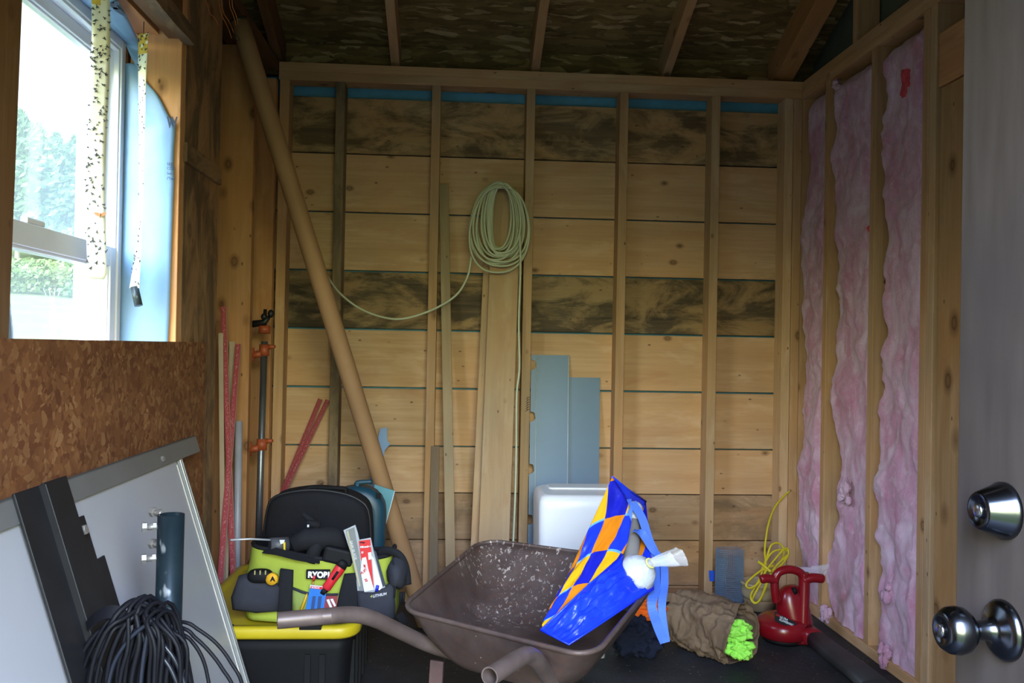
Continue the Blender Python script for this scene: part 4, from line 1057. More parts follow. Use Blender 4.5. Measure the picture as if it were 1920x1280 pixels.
# ------------------------------------------------------------------ yellow-lidded tote with the tool bag on it
M_blackp = plain('black_plastic', (.0045, .0045, .006), .65, 0, .2)
M_yel = plain('yellow_lid_plastic', (.50, .38, .012), .4, var=.06)
tx0, tx1, ty0, ty1, tz = -.745, at(672, 1172, Y=2.36).x, 2.36, 3.06, at(600, 1178, Y=2.36).z
tote = thing('storage_tote', ((tx0+tx1)/2, 2.67, 0), 'black storage tote with yellow lid under the tool bag', 'tote')
m = MB(); rg = []
for ins, z in ((.05, .002), (.045, .012), (.03, tz-.07), (.028, tz-.04)):
    rg.append(rrect(tx0+ins, tx1-ins, ty0+ins, ty1-ins, .04, z))
m.loft(rg)
for k in range(5):
    yk = ty0+.16+.09*k; m.box((tx1-.045, yk-.012, .03), (tx1-.026, yk+.012, tz-.08))
for xk in (tx1-.10, tx1-.14): m.box((xk-.008, ty0+.026, .03), (xk+.008, ty0+.05, tz-.08))
m.build('body', M_blackp, tote)
m = MB(); m.loft([rrect(tx0+.008, tx1-.008, ty0+.008, ty1-.008, .055, tz-.032), rrect(tx0, tx1, ty0, ty1, .06, tz-.024), rrect(tx0, tx1, ty0, ty1, .06, tz-.004), rrect(tx0+.005, tx1-.005, ty0+.005, ty1-.005, .055, tz+.002), rrect(tx0+.025, tx1-.025, ty0+.025, ty1-.025, .05, tz+.002), rrect(tx0+.03, tx1-.03, ty0+.03, ty1-.03, .05, tz-.006)])
m.build('lid', M_yel, tote)
for xk in (tx0+.12, tx1-.13): MB().box((xk-.03, ty0+.0, tz-.006), (xk+.03, ty0+.022, tz+.006)).build('lid_latch', M_blackp, tote, bevel=.002)

# tool bag
M_lime = cloth('lime_canvas', (.30, .36, .045), .8, 60, .3, .08)
M_limed = cloth('lime_mesh_pocket', (.20, .25, .06), .85, 90, .3, .1)
M_gcan = cloth('charcoal_canvas', (.026, .027, .036), .85, 70, .4, .15)
M_bcan = cloth('black_canvas', (.0085, .0085, .011), .85, 70, .4, .15)
M_ytrim = plain('lime_trim', (.35, .40, .05), .6)
YB = 2.40
bz = tz+.004
tg = thing('tool_bag', (-.42, YB+.14, bz), 'lime green and charcoal canvas tool bag full of tools on the yellow lid', 'tool bag')
def bp_(px, py, dy=0.0): return at(px, py, Y=YB+dy)
# shell: front outline in the picture, swept back
fo = [(447, 1140), (446, 1085), (458, 1060), (466, 1030), (520, 1036), (590, 1049), (660, 1054), (735, 1048), (746, 1085), (748, 1150), (640, 1150), (540, 1149)]
fr_ = [bp_(*p) for p in fo]
def top_z(x):
    ps = [bp_(466, 1030), bp_(520, 1036), bp_(590, 1049), bp_(660, 1054), bp_(735, 1048)]
    if x <= ps[0].x: return ps[0].z
    for a_, b_ in zip(ps, ps[1:]):
        if x <= b_.x: return a_.z+(b_.z-a_.z)*(x-a_.x)/(b_.x-a_.x)
    return ps[-1].z
xl_, xr_ = bp_(450, 1100).x, bp_(741, 1100).x
def shell(u, v):      # u round the bag, v up
    an = 2*math.pi*u; c_, s_ = math.cos(an), math.sin(an)
    sx_ = math.copysign(abs(c_)**.45, c_); sy_ = math.copysign(abs(s_)**.45, s_)
    x = (xl_+xr_)/2+(xr_-xl_)/2*sx_*(1-.06*v*v+.02*math.sin(v*3.1)); y = YB+.145+.145*sy_*(1-.12*v)
    z = bz+(top_z(x)-bz-(.028 if s_ > 0 else 0)*min(1, abs(s_)*2))*v
    k = fbm(V((x*9, y*9, z*9)))*.006
    return V((x+k, y+k, z))
m = MB().grid(shell, 72, 18, closeu=True); m.build('canvas_shell', M_lime, tg, solid=.003)
def inshell(u, v):
    p = shell(u, .4+.6*v); c_ = V(((xl_+xr_)/2, YB+.145, p.z)); return c_+(p-c_)*.965+V((0, 0, .001))
MB().grid(inshell, 72, 10, closeu=True).build('inner_lining', M_bcan, tg)
m = MB(); m.loft([[shell(i/40, .02) for i in range(40)], [shell(i/40, .02)*.3+V((-.42, YB+.14, bz+.003))*.7 for i in range(40)]], False, True); m.build('base', M_bcan, tg)
m = MB(); m.tube([shell(i/72, 1.0) for i in range(72)], .006, 8, closed=True); m.build('zip_rim', M_bcan, tg)
m = MB(); m.loft([[shell(i/40, .84) for i in range(40)], [shell(i/40, .80)*.5+V(((xl_+xr_)/2, YB+.14, bz+.12))*.5 for i in range(40)]], False, True); m.build('lining', M_bcan, tg)
def patch(name, poly, off, mat, t_=.003, puff=0.0, sub=None):
    """a sewn piece following the front of the bag: outline in the picture, raised by off from the shell"""
    pts = [at(p[0], p[1], Y=YB-off) for p in poly]; n = len(pts); cen = sum(pts, V((0,0,0)))/n
    mb = MB()
    r0 = [p+V((0, .012, 0)) for p in pts]; r1 = pts; r2 = [cen+(p-cen)*.8+V((0, -puff*.8, 0)) for p in pts]; r3 = [cen+(p-cen)*.4+V((0, -puff, 0)) for p in pts]
    mb.loft([r0, r1, r2, r3], False, True); return mb.build(name, mat, sub or tg)
pk1 = [(433, 1120), (447, 1080), (465, 1076), (490, 1084), (512, 1092), (528, 1100), (522, 1146), (480, 1149), (436, 1143)]
patch('end_pocket', pk1, .014, M_gcan, puff=.018)
pk2 = [(670, 1108), (700, 1108), (738, 1092), (741, 1140), (740, 1160), (706, 1157), (672, 1149)]
pocket_r = patch('end_pocket', pk2, .020, M_gcan, puff=.014)
patch('mesh_pocket', [(548, 1102), (580, 1113), (625, 1116), (640, 1113), (640, 1149), (548, 1148)], .006, M_limed, puff=.010)
MB().tube([bp_(548, 1102, -.010), bp_(566, 1110, -.014), bp_(590, 1115, -.016), bp_(634, 1114, -.012)], .0035, 8).build('pocket_binding', M_gcan, tg)
patch('strap_panel', [(525, 1067), (549, 1070), (547, 1130), (546, 1150), (520, 1150), (521, 1100)], .016, M_bcan, puff=.004)
patch('strap_panel', [(645, 1077), (671, 1075), (672, 1146), (629, 1146), (636, 1112)], .014, M_bcan, puff=.004)
# right end: rounded black corner with handle
m = MB(); m.blob(at(746, 1072, Y=YB+.03), (.030, .07, .045), .15, 2, 20, 12, 2); m.build('end_cap', M_gcan, tg)
MB().tube(smooth_path([at(712, 1036, Y=YB+.06), at(728, 1032, Y=YB+.04), at(748, 1040, Y=YB+.02), at(760, 1062, Y=YB+.02), at(764, 1095, Y=YB+.02)], 5), .012, 10, flat=.7).build('carry_handle', M_bcan, tg)
MB().tube(smooth_path([at(736, 1050, Y=YB-.012), at(741, 1080, Y=YB-.024), at(740, 1120, Y=YB-.034)], 4), .0022, 6).build('cord_tie', M_bcan, tg)
m = MB(); m.tube([at(757, 1110, Y=YB+.0), at(756, 1130, Y=YB+.0)], .004, 8); m.tube([at(752, 1110, Y=YB), at(751, 1130, Y=YB)], .004, 8); m.build('strap_ring', M_bcan, tg)
# webbing ends with white tracer hanging at the right
ribbon([at(748, 1150, Y=YB-.01), at(757, 1166, Y=YB-.01), at(757, 1182, Y=YB-.0)], .022, (1, 0, 0), M_bcan, 'webbing', tg)
M_wthread = plain('white_thread', (.55, .56, .60), .7)
lp = patch('name_patch', [(574, 1069), (618, 1069), (618, 1086), (574, 1085)], .007, M_bcan, puff=.002)
fp = at(577, 1082, Y=YB-.0102); MF = Matrix(((1,0,0,0),(0,0,-1,0),(0,1,0,0),(0,0,0,1)))
def ftext(name, s_, px, py, y, size, mat, parent, bold=0, shear=0, rot=0, sx=1.0, ry=0):
    M = Matrix.Translation(at(px, py, Y=y)) @ Matrix.Rotation(R(ry), 4, 'Z') @ MF @ Matrix.Rotation(R(rot), 4, 'Z')
    return text(name, s_, size, M, mat, parent, bold=bold, shear=shear, sx=sx)
ftext('lettering', 'RYOBI', 577, 1082, YB-.0105, .0225, plain('white_letter', (.72, .73, .75), .5), lp, .0011, 0, -1, .93)
ftext('lettering', '+', 694, 1121, YB-.0352, .012, M_ytrim, pocket_r, .0004, .2, 9)
ftext('lettering', 'LITHIUM', 699, 1120, YB-.0352, .0105, M_wthread, pocket_r, .0002, .25, 11, .95)

# things in the bag's pockets
M_redp = plain('red_plastic', (.50, .014, .022), .35); M_blk = M_blackp
kn = thing('utility_knife', at(616, 1120, Y=YB-.02), 'red and black utility knife standing in the front pocket of the tool bag', 'knife')
ka, kb_ = at(612, 1102, Y=YB-.020), at(644, 1056, Y=YB-.012); kd = (kb_-ka).normalized()
m = MB(); m.tube([ka-kd*.004, ka, ka.lerp(kb_, .3), ka.lerp(kb_, .6), ka.lerp(kb_, .9), kb_], [.010, .013, .0125, .0145, .0150, .012], 14, flat=.6); m.build('handle', M_redp, kn)
m = MB(); m.tube([ka.lerp(kb_, .84)+V((0, -.002, 0)), kb_+kd*.002, kb_+kd*.008], [.0158, .014, .008], 14, flat=.62); m.build('butt_cap', M_blk, kn)
m = MB(); m.tube([ka+kd*.030+V((0, -.0085, 0)), ka+kd*.056+V((0, -.0095, 0))], [.0035, .0035], 8); m.build('slider', M_blk, kn)
m = MB(); m.tube([ka-kd*.004, ka-kd*.02], [.010, .007], 10, flat=.5); m.build('nose', M_blk, kn)
tm = thing('tape_measure', at(486, 1090, Y=YB-.03), 'black and yellow tape measure clipped in the left pocket of the tool bag', 'tape measure')
m = MB(); m.blob(at(488, 1079, Y=YB-.028), (.034, .018, .019), 0, 1, 24, 14, 0, 0, .75); m.build('case', M_blk, tm)
Mt = axes(at(510, 1085, Y=YB-.040), (1, 0, 0), (0, 0, 1)) @ Matrix.Identity(4)
m = MB(); m.lathe([(0, .008), (.0155, .006), (.0165, 0), (.0165, -.006), (0, -.008)], axes(at(510, 1085, Y=YB-.038), (1, 0, 0), (0, 0, 1)), 24, cap0=False, cap1=False); m.build('yellow_disc', plain('tape_yellow', (.70, .36, .015), .4), tm)
m = MB()
for i in range(3): m.box(tuple(at(478+10*i, 1073, Y=YB-.048)-V((.002, 0, .006))), tuple(at(478+10*i, 1073, Y=YB-.044)+V((.002, 0, .006))))
m.build('marks', plain('dull_gold', (.30, .27, .10), .5), tm)
ftext('mark', 'A', 507, 1089, YB-.0468, .017, M_blk, tm, .001)
bk = thing('blade_packet', at(590, 1148, Y=YB-.02), 'blue and white packet of drill bits in the front mesh pocket', 'packet')
def card(name, poly, y, mat, parent, t_=.0022, tilt=0):
    pts = [at(p[0], p[1], Y=y) for p in poly]; n = len(pts)
    m = MB(); m.add(pts+[p+V((0, t_, 0)) for p in pts], [list(range(n)), list(reversed(range(n, 2*n)))]+[((i+1) % n, i, n+i, n+(i+1) % n) for i in range(n)])
    return m.build(name, mat, parent)
M_cblue = plain('packet_blue', (.025, .16, .52), .3); M_cwhite = plain('packet_white', (.62, .66, .72), .35); M_cred = plain('packet_red', (.52, .022, .028), .35)
card('card', [(582, 1097), (613, 1101), (606, 1149), (572, 1148)], YB-.022, M_cblue, bk)
card('header', [(582, 1096), (613, 1100), (612, 1106), (581, 1102)], YB-.0235, M_cwhite, bk)
hd = card('red_band', [(583, 1098), (605, 1100.5), (604, 1105), (582, 1102.5)], YB-.0245, M_cred, bk)
ftext('lettering', 'BOSCH', 584, 1102, YB-.0262, .0066, M_cwhite, hd, .0001, 0, -5)
card('drill_bits', [(586, 1118), (592, 1118), (588, 1147), (582, 1147)], YB-.0245, plain('dark_blue_print', (.02, .05, .16), .4), bk)
card('drill_bits', [(597, 1118), (603, 1118), (600, 1147), (594, 1147)], YB-.0245, plain('dark_blue_print2', (.02, .05, .16), .4), bk)
rk = thing('bit_packet', at(622, 1148, Y=YB-.018), 'dark red packet with white bits beside the blue packet', 'packet')
card('card', [(609, 1117), (633, 1117), (630, 1149), (606, 1149)], YB-.0195, plain('dull_red_print', (.24, .03, .04), .4), rk)
card('white_bits', [(612, 1124), (617, 1123), (626, 1146), (622, 1147)], YB-.0205, M_cwhite, rk); card('white_bits', [(619, 1123), (624, 1122), (630, 1135), (627, 1137)], YB-.0205, M_cwhite, rk)
pn = thing('carpenter_pencil', at(565, 1148, Y=YB-.02), 'yellow pencil sticking up left of the blue packet', 'pencil')
MB().tube([at(563, 1148, Y=YB-.019), at(573, 1121, Y=YB-.019), at(576, 1112, Y=YB-.019)], [.004, .004, .001], 6).build('shaft', plain('pencil_yellow', (.62, .36, .02), .5), pn)
sd = thing('screwdriver', at(588, 1096, Y=YB-.014), 'slim orange handled bit sticking up over the name patch', 'screwdriver')
MB().tube([at(586, 1102, Y=YB-.016), at(588, 1088, Y=YB-.016)], .0022, 8).build('shaft', plain('brass_bit', (.45, .24, .05), .35, .7), sd)
MB().tube([at(588, 1088, Y=YB-.016), at(589.5, 1079, Y=YB-.016)], .0035, 8).build('tip', M_redp, sd)
# packs standing in the right pocket
M_clear = NT('clear_blister').fin((.55, .58, .62), .15, 0, .6); M_clear.node_tree.nodes['Principled BSDF'].inputs['Alpha'].default_value = .55
M_steelb = plain('steel_blade', (.22, .235, .25), .35, .5)
p1_ = thing('saw_blade_pack', at(680, 1120, Y=YB-.02), 'clear pack of long grey saw blades, leftmost of the packs in the pocket', 'blade pack')
card('blister', [(644, 994), (666, 984), (671, 1000), (690, 1090), (692, 1125), (672, 1122), (665, 1060)], YB-.016, M_clear, p1_, .006)
card('grey_card', [(648, 995), (664, 988), (684, 1100), (678, 1120), (672, 1100)], YB-.018, M_steelb, p1_)
card('blade', [(649, 996), (653, 994), (676, 1098), (673, 1100)], YB-.020, plain('sandy_blade', (.40, .37, .28), .4, .4), p1_, .001)
ftext('lettering', 'SAW BLADE', 656, 1014, YB-.0205, .010, M_cwhite, p1_, 0, 0, -75)
p2_ = thing('saw_blade_pack', at(700, 1120, Y=YB-.022), 'red and white pack of saw blades in the right pocket of the tool bag', 'blade pack')
card('blister', [(673, 1012), (695, 1008), (700, 1030), (722, 1100), (720, 1112), (684, 1112), (676, 1060)], YB-.023, M_clear, p2_, .004)
rc_ = card('red_header', [(673, 1014), (694, 1011), (697, 1040), (695, 1052), (688, 1048), (680, 1052), (677, 1050)], YB-.025, M_cred, p2_)
ftext('lettering', 'Milwaukee', 675, 1027, YB-.0268, .0072, M_cwhite, rc_, .0003, .2, 5, .95)
ftext('lettering', '25', 677, 1037, YB-.0268, .0066, M_cwhite, rc_, .0002, .1, 4)
ftext('motif', '~', 675, 1021, YB-.0268, .022, M_blk, rc_, .0005)
card('white_label', [(690, 1036), (696, 1035), (697, 1048), (691, 1049)], YB-.0272, M_cwhite, p2_)
card('red_stripe', [(688, 1049), (696, 1049), (701, 1105), (694, 1104)], YB-.0255, M_cred, p2_)
card('white_blade', [(697, 1042), (701, 1046), (717, 1100), (712, 1106), (703, 1106)], YB-.0255, M_cwhite, p2_)
card('dark_edge', [(700, 1030), (705, 1034), (723, 1096), (718, 1100)], YB-.027, plain('dark_blue_blade', (.018, .025, .05), .4), p2_)
p3_ = thing('saw_blade_pack', at(690, 1120, Y=YB-.03), 'white sleeve with red print, frontmost pack in the right pocket', 'blade pack')
card('sleeve', [(679, 1046), (686, 1044), (690, 1065), (701, 1105), (683, 1109), (676, 1070)], YB-.029, M_cwhite, p3_)
ftext('lettering', 'M12', 681, 1058, YB-.0312, .0095, M_cred, p3_, .0003, .2, -80); ftext('lettering', 'AX', 677, 1077, YB-.0312, .011, M_cred, p3_, .0003, .2, 30); ftext('lettering', 'zz', 683, 1085, YB-.0312, .012, M_cred, p3_, .0003, .2, -60)
MB().tube([at(706, 1108, Y=YB-.030), at(708, 1097, Y=YB-.030)], .0045, 8).build('blue_clip', plain('blue_clip', (.01, .02, .45), .4), p3_)
# power tools lying on top
dr = thing('power_drill', at(600, 1050, Y=YB+.06), 'black power drill lying on top in the tool bag', 'drill')
m = MB(); m.tube([at(548, 1022, Y=YB+.03), at(575, 1010, Y=YB+.04), at(625, 1008, Y=YB+.05), at(655, 1020, Y=YB+.06)], [.022, .030, .032, .024], 16); m.build('motor_housing', M_bcan, dr)
m = MB(); m.tube([at(600, 1008, Y=YB+.04), at(590, 1030, Y=YB+.03), at(583, 1052, Y=YB+.03)], [.022, .019, .022], 14); m.build('grip', M_bcan, dr)
m = MB(); m.mbox(axes(at(635, 1040, Y=YB+.03), (1, .1, -.25)), .085, .045, .05); m.build('battery', M_blackp, dr, bevel=.008)
m = MB(); m.tube([at(575, 980, Y=YB+.05), at(600, 985, Y=YB+.05)], .010, 12); m.tube([at(568, 963, Y=YB+.06), at(590, 980, Y=YB+.06)], [.006, .012], 10); m.build('chuck', M_bcan, dr)
m = MB(); m.box(tuple(at(576, 988, Y=YB+.028)), tuple(at(580, 983, Y=YB+.032))); m.build('white_switch', M_cwhite, dr)
gn_ = thing('caulking_gun', at(480, 1020, Y=YB+.05), 'grey cylindrical tool with white label and thin rod poking out left of the tool bag', 'tool')
m = MB(); m.tube([at(506, 1022, Y=YB+.03), at(540, 1020, Y=YB+.05)], .021, 16); m.build('barrel', plain('dark_grey_barrel', (.055, .056, .065), .5), gn_)
m = MB(); m.tube([at(432, 1012, Y=YB-.02), at(470, 1010, Y=YB+.01), at(508, 1012, Y=YB+.03)], .0028, 8); m.build('rod', plain('pale_rod', (.45, .47, .52), .35, .4), gn_)
card('white_label', [(524, 1012), (534, 1012), (532, 1018), (526, 1020)], YB+.018, M_cwhite, gn_); card('yellow_tag', [(531, 1017), (535, 1016), (535, 1032), (532, 1033)], YB+.015, plain('yellow_tag', (.60, .42, .01), .4), gn_)
ribbon([at(498, 1030, Y=YB+.02), at(520, 1034, Y=YB), at(560, 1044, Y=YB), at(600, 1050, Y=YB+.01)], .03, (0, 1, .4), M_bcan, 'sling', gn_)
# black soft case and teal hard case behind
sc_ = thing('soft_case', at(600, 1040, Y=2.80), 'rounded black soft tool case standing behind the lime tool bag', 'case')
so = [(497, 1050), (496, 1000), (502, 955), (512, 934), (540, 923), (590, 918), (640, 924), (672, 936), (690, 955), (695, 1000), (695, 1060)]
so = smooth_path([at(p[0], p[1], Y=2.80) for p in so], 4); z_ = tz+.006
so = [p for p in so if p.z > z_+.01]; so = [V((so[0].x, 2.80, z_))]+so+[V((so[-1].x, 2.80, z_))]
cen = sum(so, V((0,0,0)))/len(so)
m = MB(); m.loft([[cen+(p-cen)*k+V((0, dy, 0)) for p in so] for k, dy in ((.5, -.03), (.9, -.028), (.985, -.015), (1.0, .0), (1.0, .10), (.97, .12), (.6, .125))]); m.build('body', M_bcan, sc_)
MB().tube([p+V((0, -.004, 0)) for p in so], .0045, 8).build('zip', plain('black_piping', (.006, .006, .008), .5), sc_)
ribbon([at(560, 921, Y=2.84), at(585, 912, Y=2.84), at(615, 913, Y=2.84), at(647, 915, Y=2.84), at(648, 924, Y=2.84)], .03, (0, 1, 0), M_bcan, 'carry_handle', sc_, t_=.006)
tc_ = thing('hard_case', at(690, 1000, Y=2.97), 'teal hard plastic tool case standing behind the black soft case', 'case')
M_teal = plain('teal_plastic', (.008, .048, .078), .45, var=.1)
xa, xb = at(612, 960, Y=2.95).x, at(721, 960, Y=2.95).x; zt_ = at(700, 915, Y=2.95).z
def rr2(x0, x1, z0, z1, r, y, n=5):
    out = []
    for (cx, cz, a0) in ((x1-r, z1-r, 0), (x0+r, z1-r, 90), (x0+r, z0+r, 180), (x1-r, z0+r, 270)):
        for k in range(n+1):
            an = R(a0+90*k/n); out.append(V((cx+r*math.cos(an), y, cz+r*math.sin(an))))
    return out
m = MB(); m.loft([rr2(xa+.03, xb-.03, .04+tz, zt_-.03, .065, 2.94), rr2(xa+.012, xb-.012, .014+tz, zt_-.012, .08, 2.945), rr2(xa, xb, .006+tz, zt_, .085, 2.955), rr2(xa, xb, .006+tz, zt_, .085, 3.03), rr2(xa+.02, xb-.02, .02+tz, zt_-.02, .07, 3.045)]); m.build('shell', M_teal, tc_)
m = MB(); m.tube(smooth_path([V((xa+.10, 2.99, zt_)), V((xa+.105, 2.99, zt_+.012)), V((xa+.15, 2.99, zt_+.016)), V((xb-.10, 2.99, zt_+.012)), V((xb-.095, 2.99, zt_-.002))], 4), .008, 8); m.build('handle', M_teal, tc_)
card('latch', [(705, 924), (714, 924), (714, 934), (705, 934)], 2.937, M_blackp, tc_)

# ------------------------------------------------------------------ foreground: white panel, pipe and cables
M_alu = plain('dull_aluminium', (.19, .19, .19), .42, .35, var=.1, vs=4)
M_panel = plain('white_panel', (.36, .36, .385), .4, var=.04, vs=3)
M_angle = plain('black_angle_iron', (.009, .009, .011), .55, .1, var=.3, vs=20)
M_bolt = plain('zinc_bolt', (.42, .40, .38), .35, .7)
PZ = .80; PX0, PX1 = XL+.022, -.50           # top leans on the wall, foot stands out on the floor
pd = V((PX1-PX0, 0, -PZ)).normalized(); pn_ = V((PZ, 0, PX1-PX0)).normalized(); PL = math.hypot(PX1-PX0, PZ)
fp_ = thing('framed_panel', (-.6, 1.6, 0), 'white panel in an aluminium frame leaning on the left wall under the window', 'panel')
def pp(y, d, o=0.0): return V((PX0, y, PZ))+pd*d+V((0, y-y, 0))+pn_*o
PY1 = 2.315
def slab(name, y0, y1, d0, d1, o0, o1, mat, bevel=.0015, parent=fp_):
    m = MB(); vs = [pp(y, d, o) for o in (o0, o1) for (y, d) in ((y0, d0), (y1, d0), (y1, d1), (y0, d1))]
    m.add(vs, [(0,3,2,1),(4,5,6,7),(0,1,5,4),(1,2,6,5),(2,3,7,6),(3,0,4,7)]); return m.build(name, mat, parent, bevel=bevel)
slab('sheet', .75, PY1-.02, .02, PL-.004, 0, .012, M_panel)
slab('top_rail', .62, 2.485, -.018, .030, .012, .020, M_alu)
slab('top_rail_flange', .62, 2.485, -.018, -.012, -.018, .020, M_alu)
slab('side_frame', PY1-.022, PY1+.030, .02, PL-.003, -.006, .006, M_alu)
slab('side_frame_lip', PY1+.004, PY1+.010, .03, PL-.003, .006, .016, plain('pale_aluminium', (.42, .43, .44), .35, .5))
slab('side_frame_lip', PY1+.024, PY1+.030, .02, PL-.003, .006, .014, M_alu)
slab('side_frame_lip', PY1-.024, PY1-.018, .04, PL-.003, .004, .0145, plain('cream_bead', (.50, .47, .40), .5))
yl = 1.66
slab('black_leg', 1.478, 1.572, -.022, PL-.002, .021, .027, M_angle)
slab('black_leg', 1.566, 1.655, -.024, PL-.002, .027, .034, M_angle)
slab('black_leg_flange', 1.560, 1.572, -.022, PL-.002, .021, .040, M_angle)
slab('bracket_plate', 1.655, 1.705, .06, PL*.9, .014, .021, M_angle)
slab('bracket_plate', 1.705, 1.745, .15, PL*.9, .013, .018, M_angle)
def hexbolt(name, c, d, r, h, parent, mat=M_bolt, shank=0):
    d = V(d).normalized(); M = Matrix.Translation(c) @ d.to_track_quat('Z', 'Y').to_matrix().to_4x4()
    m = MB(); m.lathe([(r, 0), (r, h*.85), (r*.85, h)], M, 6, sharp=True)
    if shank: m.lathe([(r*.55, -shank), (r*.55, 0)], M, 10)
    return m.build(name, mat, parent)
pb_ = at(308, 858, X=XL+.05); hexbolt('bolt', pp(pb_.y, .012, .020), pn_, .0075, .006, fp_); hexbolt('bolt', pp(1.672, .085, .021), pn_, .010, .012, fp_)
# steel post with set bolts
M_post = NT('blue_green_pipe'); c = M_post.coord('Object'); k = M_post.noise(c, 13, 5, .65)
mz = M_post.n('Mapping'); M_post.l(c, mz.inputs[0]); mz.inputs['Scale'].default_value = (1, 1, .45)
ch = M_post.noise(mz.outputs[0], 17, 3, .6)
colr = M_post.mix(M_post.ramp(ch, [(.62, 0.0), (.65, 1.0)]), M_post.ramp(k, [(.3, (.010, .020, .028)), (.7, (.020, .036, .045))]), (.26, .28, .29))
M_post = M_post.fin(colr, .38, .45, .5)
pt = at(321, 964, Y=1.62); pbse = V((pt.x-.004, pt.y, .004))
post = thing('steel_post', pbse, 'upright dark blue steel pipe with bolts in front of the white panel', 'pipe')
rp = .0238; m = MB(); dd = (pt-pbse).normalized()
m.lathe([(rp, 0), (rp, (pt-pbse).length), (rp-.004, (pt-pbse).length), (rp-.004, (pt-pbse).length-.12), (0, (pt-pbse).length-.12)], Matrix.Translation(pbse) @ dd.to_track_quat('Z', 'Y').to_matrix().to_4x4(), 28, cap1=False); m.build('pipe', M_post, post)
MB().lathe([(.06, 0), (.06, .006), (rp, .007)], Matrix.Translation(pbse-V((0, 0, .003))), 24).build('base_flange', M_post, post)
for (px, py, dy, dv) in ((276, 985, -.006, (-1, -.35, .0)), (287, 966, .02, (-1, .55, .05)), (275, 1043, -.006, (-1, -.35, -.02)), (287, 1026, .02, (-1, .55, .05))):
    cpos = V((pt.x, pt.y, at(px, py, Y=1.62).z)); d = V(dv).normalized(); st = cpos+d*rp
    bt = hexbolt('bolt', st+d*.017, d, .0095, .009, post, M_bolt, .018); MB().lathe([(.0085, 0), (.0085, .006)], Matrix.Translation(st+d*.001) @ d.to_track_quat('Z', 'Y').to_matrix().to_4x4(), 6, sharp=True).build('lock_nut', M_bolt, post)
# black cables draped over a bracket and the post
M_cab = plain('black_cable', (.005, .005, .0075), .6, 0, .25)
cb = thing('cable_bundle', at(270, 1200, Y=1.56), 'bundle of black cables hung over the blue steel pipe', 'cables')
rnd = random.Random(21)
hub = at(262, 1152, Y=1.555)
m = MB()
for i in range(30):
    q = (i+.5)/30; ex = 138+215*q+rnd.uniform(-12, 12); y_ = 1.555+rnd.uniform(-.05, .03)
    s0 = at(225+75*q+rnd.uniform(-12, 12), 1148+rnd.uniform(-14, 22)+26*abs(q-.45), Y=y_); 
    mid = at(s0.x*0+205+110*q+(ex-245)*.32, 1205+rnd.uniform(-12, 12), Y=y_-.015); e0 = at(ex, 1300, Y=y_-.01); e1 = V((e0.x, e0.y+.01, .22+rnd.uniform(-.05, .05)))
    back = V((s0.x+.02, s0.y+.05, s0.z-.02)); b2 = V((e0.x+.02, s0.y+.07, .32))
    m.tube(smooth_path([b2, back, s0, mid, e0, e1], 5), rnd.uniform(.0032, .0048), 6)
m.build('cable_fall', M_cab, cb)
for pts in (((345, 1166), (372, 1180), (405, 1205), (432, 1240), (455, 1290)), ((345, 1178), (366, 1195), (390, 1218), (416, 1252), (440, 1300)), ((344, 1190), (362, 1205), (378, 1230), (388, 1262), (394, 1310))):
    MB().tube(smooth_path([at(285, 1165, Y=1.66)]+[at(p[0], p[1], Y=1.63) for p in pts]+[at(pts[-1][0]-6, 1390, Y=1.65)], 6), .0036, 8).build('cable', M_cab, cb)
for pts in (((292, 1160), (250, 1190), (215, 1240), (200, 1300)), ((285, 1172), (300, 1200), (330, 1240), (352, 1300)), ((283, 1200), (290, 1215), (318, 1250), (340, 1300)), ((278, 1185), (272, 1215), (266, 1260), (262, 1310))):
    MB().tube(smooth_path([at(p[0], p[1], Y=1.52) for p in pts], 6), .0040, 8).build('cable', plain('sheen_cable', (.012, .015, .024), .35), cb)
ribbon([at(163, 1175, Y=1.53), at(180, 1158, Y=1.53), at(205, 1147, Y=1.53), at(226, 1153, Y=1.53), at(238, 1172, Y=1.53)], .024, (0, .6, .7), M_cab, 'cable_strap', cb, t_=.003)
M_tie = M_cab
MB().tube(smooth_path([at(222, 1145, Y=1.56), at(240, 1130, Y=1.56), at(257, 1124, Y=1.56), at(275, 1132, Y=1.56), at(296, 1146, Y=1.57)], 5), .0042, 8).build('cable', M_cab, cb)
MB().tube(smooth_path([at(240, 1162, Y=1.54), at(256, 1150, Y=1.53), at(264, 1134, Y=1.54), at(280, 1140, Y=1.55), at(298, 1158, Y=1.57)], 5), .0040, 8).build('cable', M_cab, cb)

# ------------------------------------------------------------------ right corner: mesh, cord, jug, blower, paper bag
M_galv = plain('galvanised_mesh', (.20, .30, .44), .4, .3)
mc = at(1368, 1080, Y=3.57); mr = .062
mesh_ = thing('wire_mesh_roll', (mc.x, mc.y, 0), 'small roll of blue grey wire mesh standing by the right stud', 'mesh')
m = MB(); zt1, zt2 = at(1368, 1034, Y=3.51).z, at(1368, 1052, Y=3.51).z
def coilp(a): r_ = mr-.006*a/(3.2*math.pi); return V((mc.x+r_*math.cos(a+.6), mc.y+r_*math.sin(a+.6)*.6, 0))
NA = 72
for k in range(NA):
    a_ = 3.2*math.pi*k/NA; p = coilp(a_); zt_ = zt1 if k < NA*.55 else zt2
    m.tube([p+V((0, 0, .003)), p+V((0, 0, zt_))], .0009, 4, caps=False)
nz_ = int(zt1/.0085)
for j in range(nz_+1):
    z = .003+j*.0085
    if z > zt1: break
    K = NA if z < zt2 else int(NA*.55)
    m.tube([coilp(3.2*math.pi*k/NA)+V((0, 0, z)) for k in range(0, K, 2)], .0009, 4, caps=False)
m.build('wire_mesh', M_galv, mesh_)
a = at(1329, 1069, Y=D); b = at(1339, 1089, Y=D)
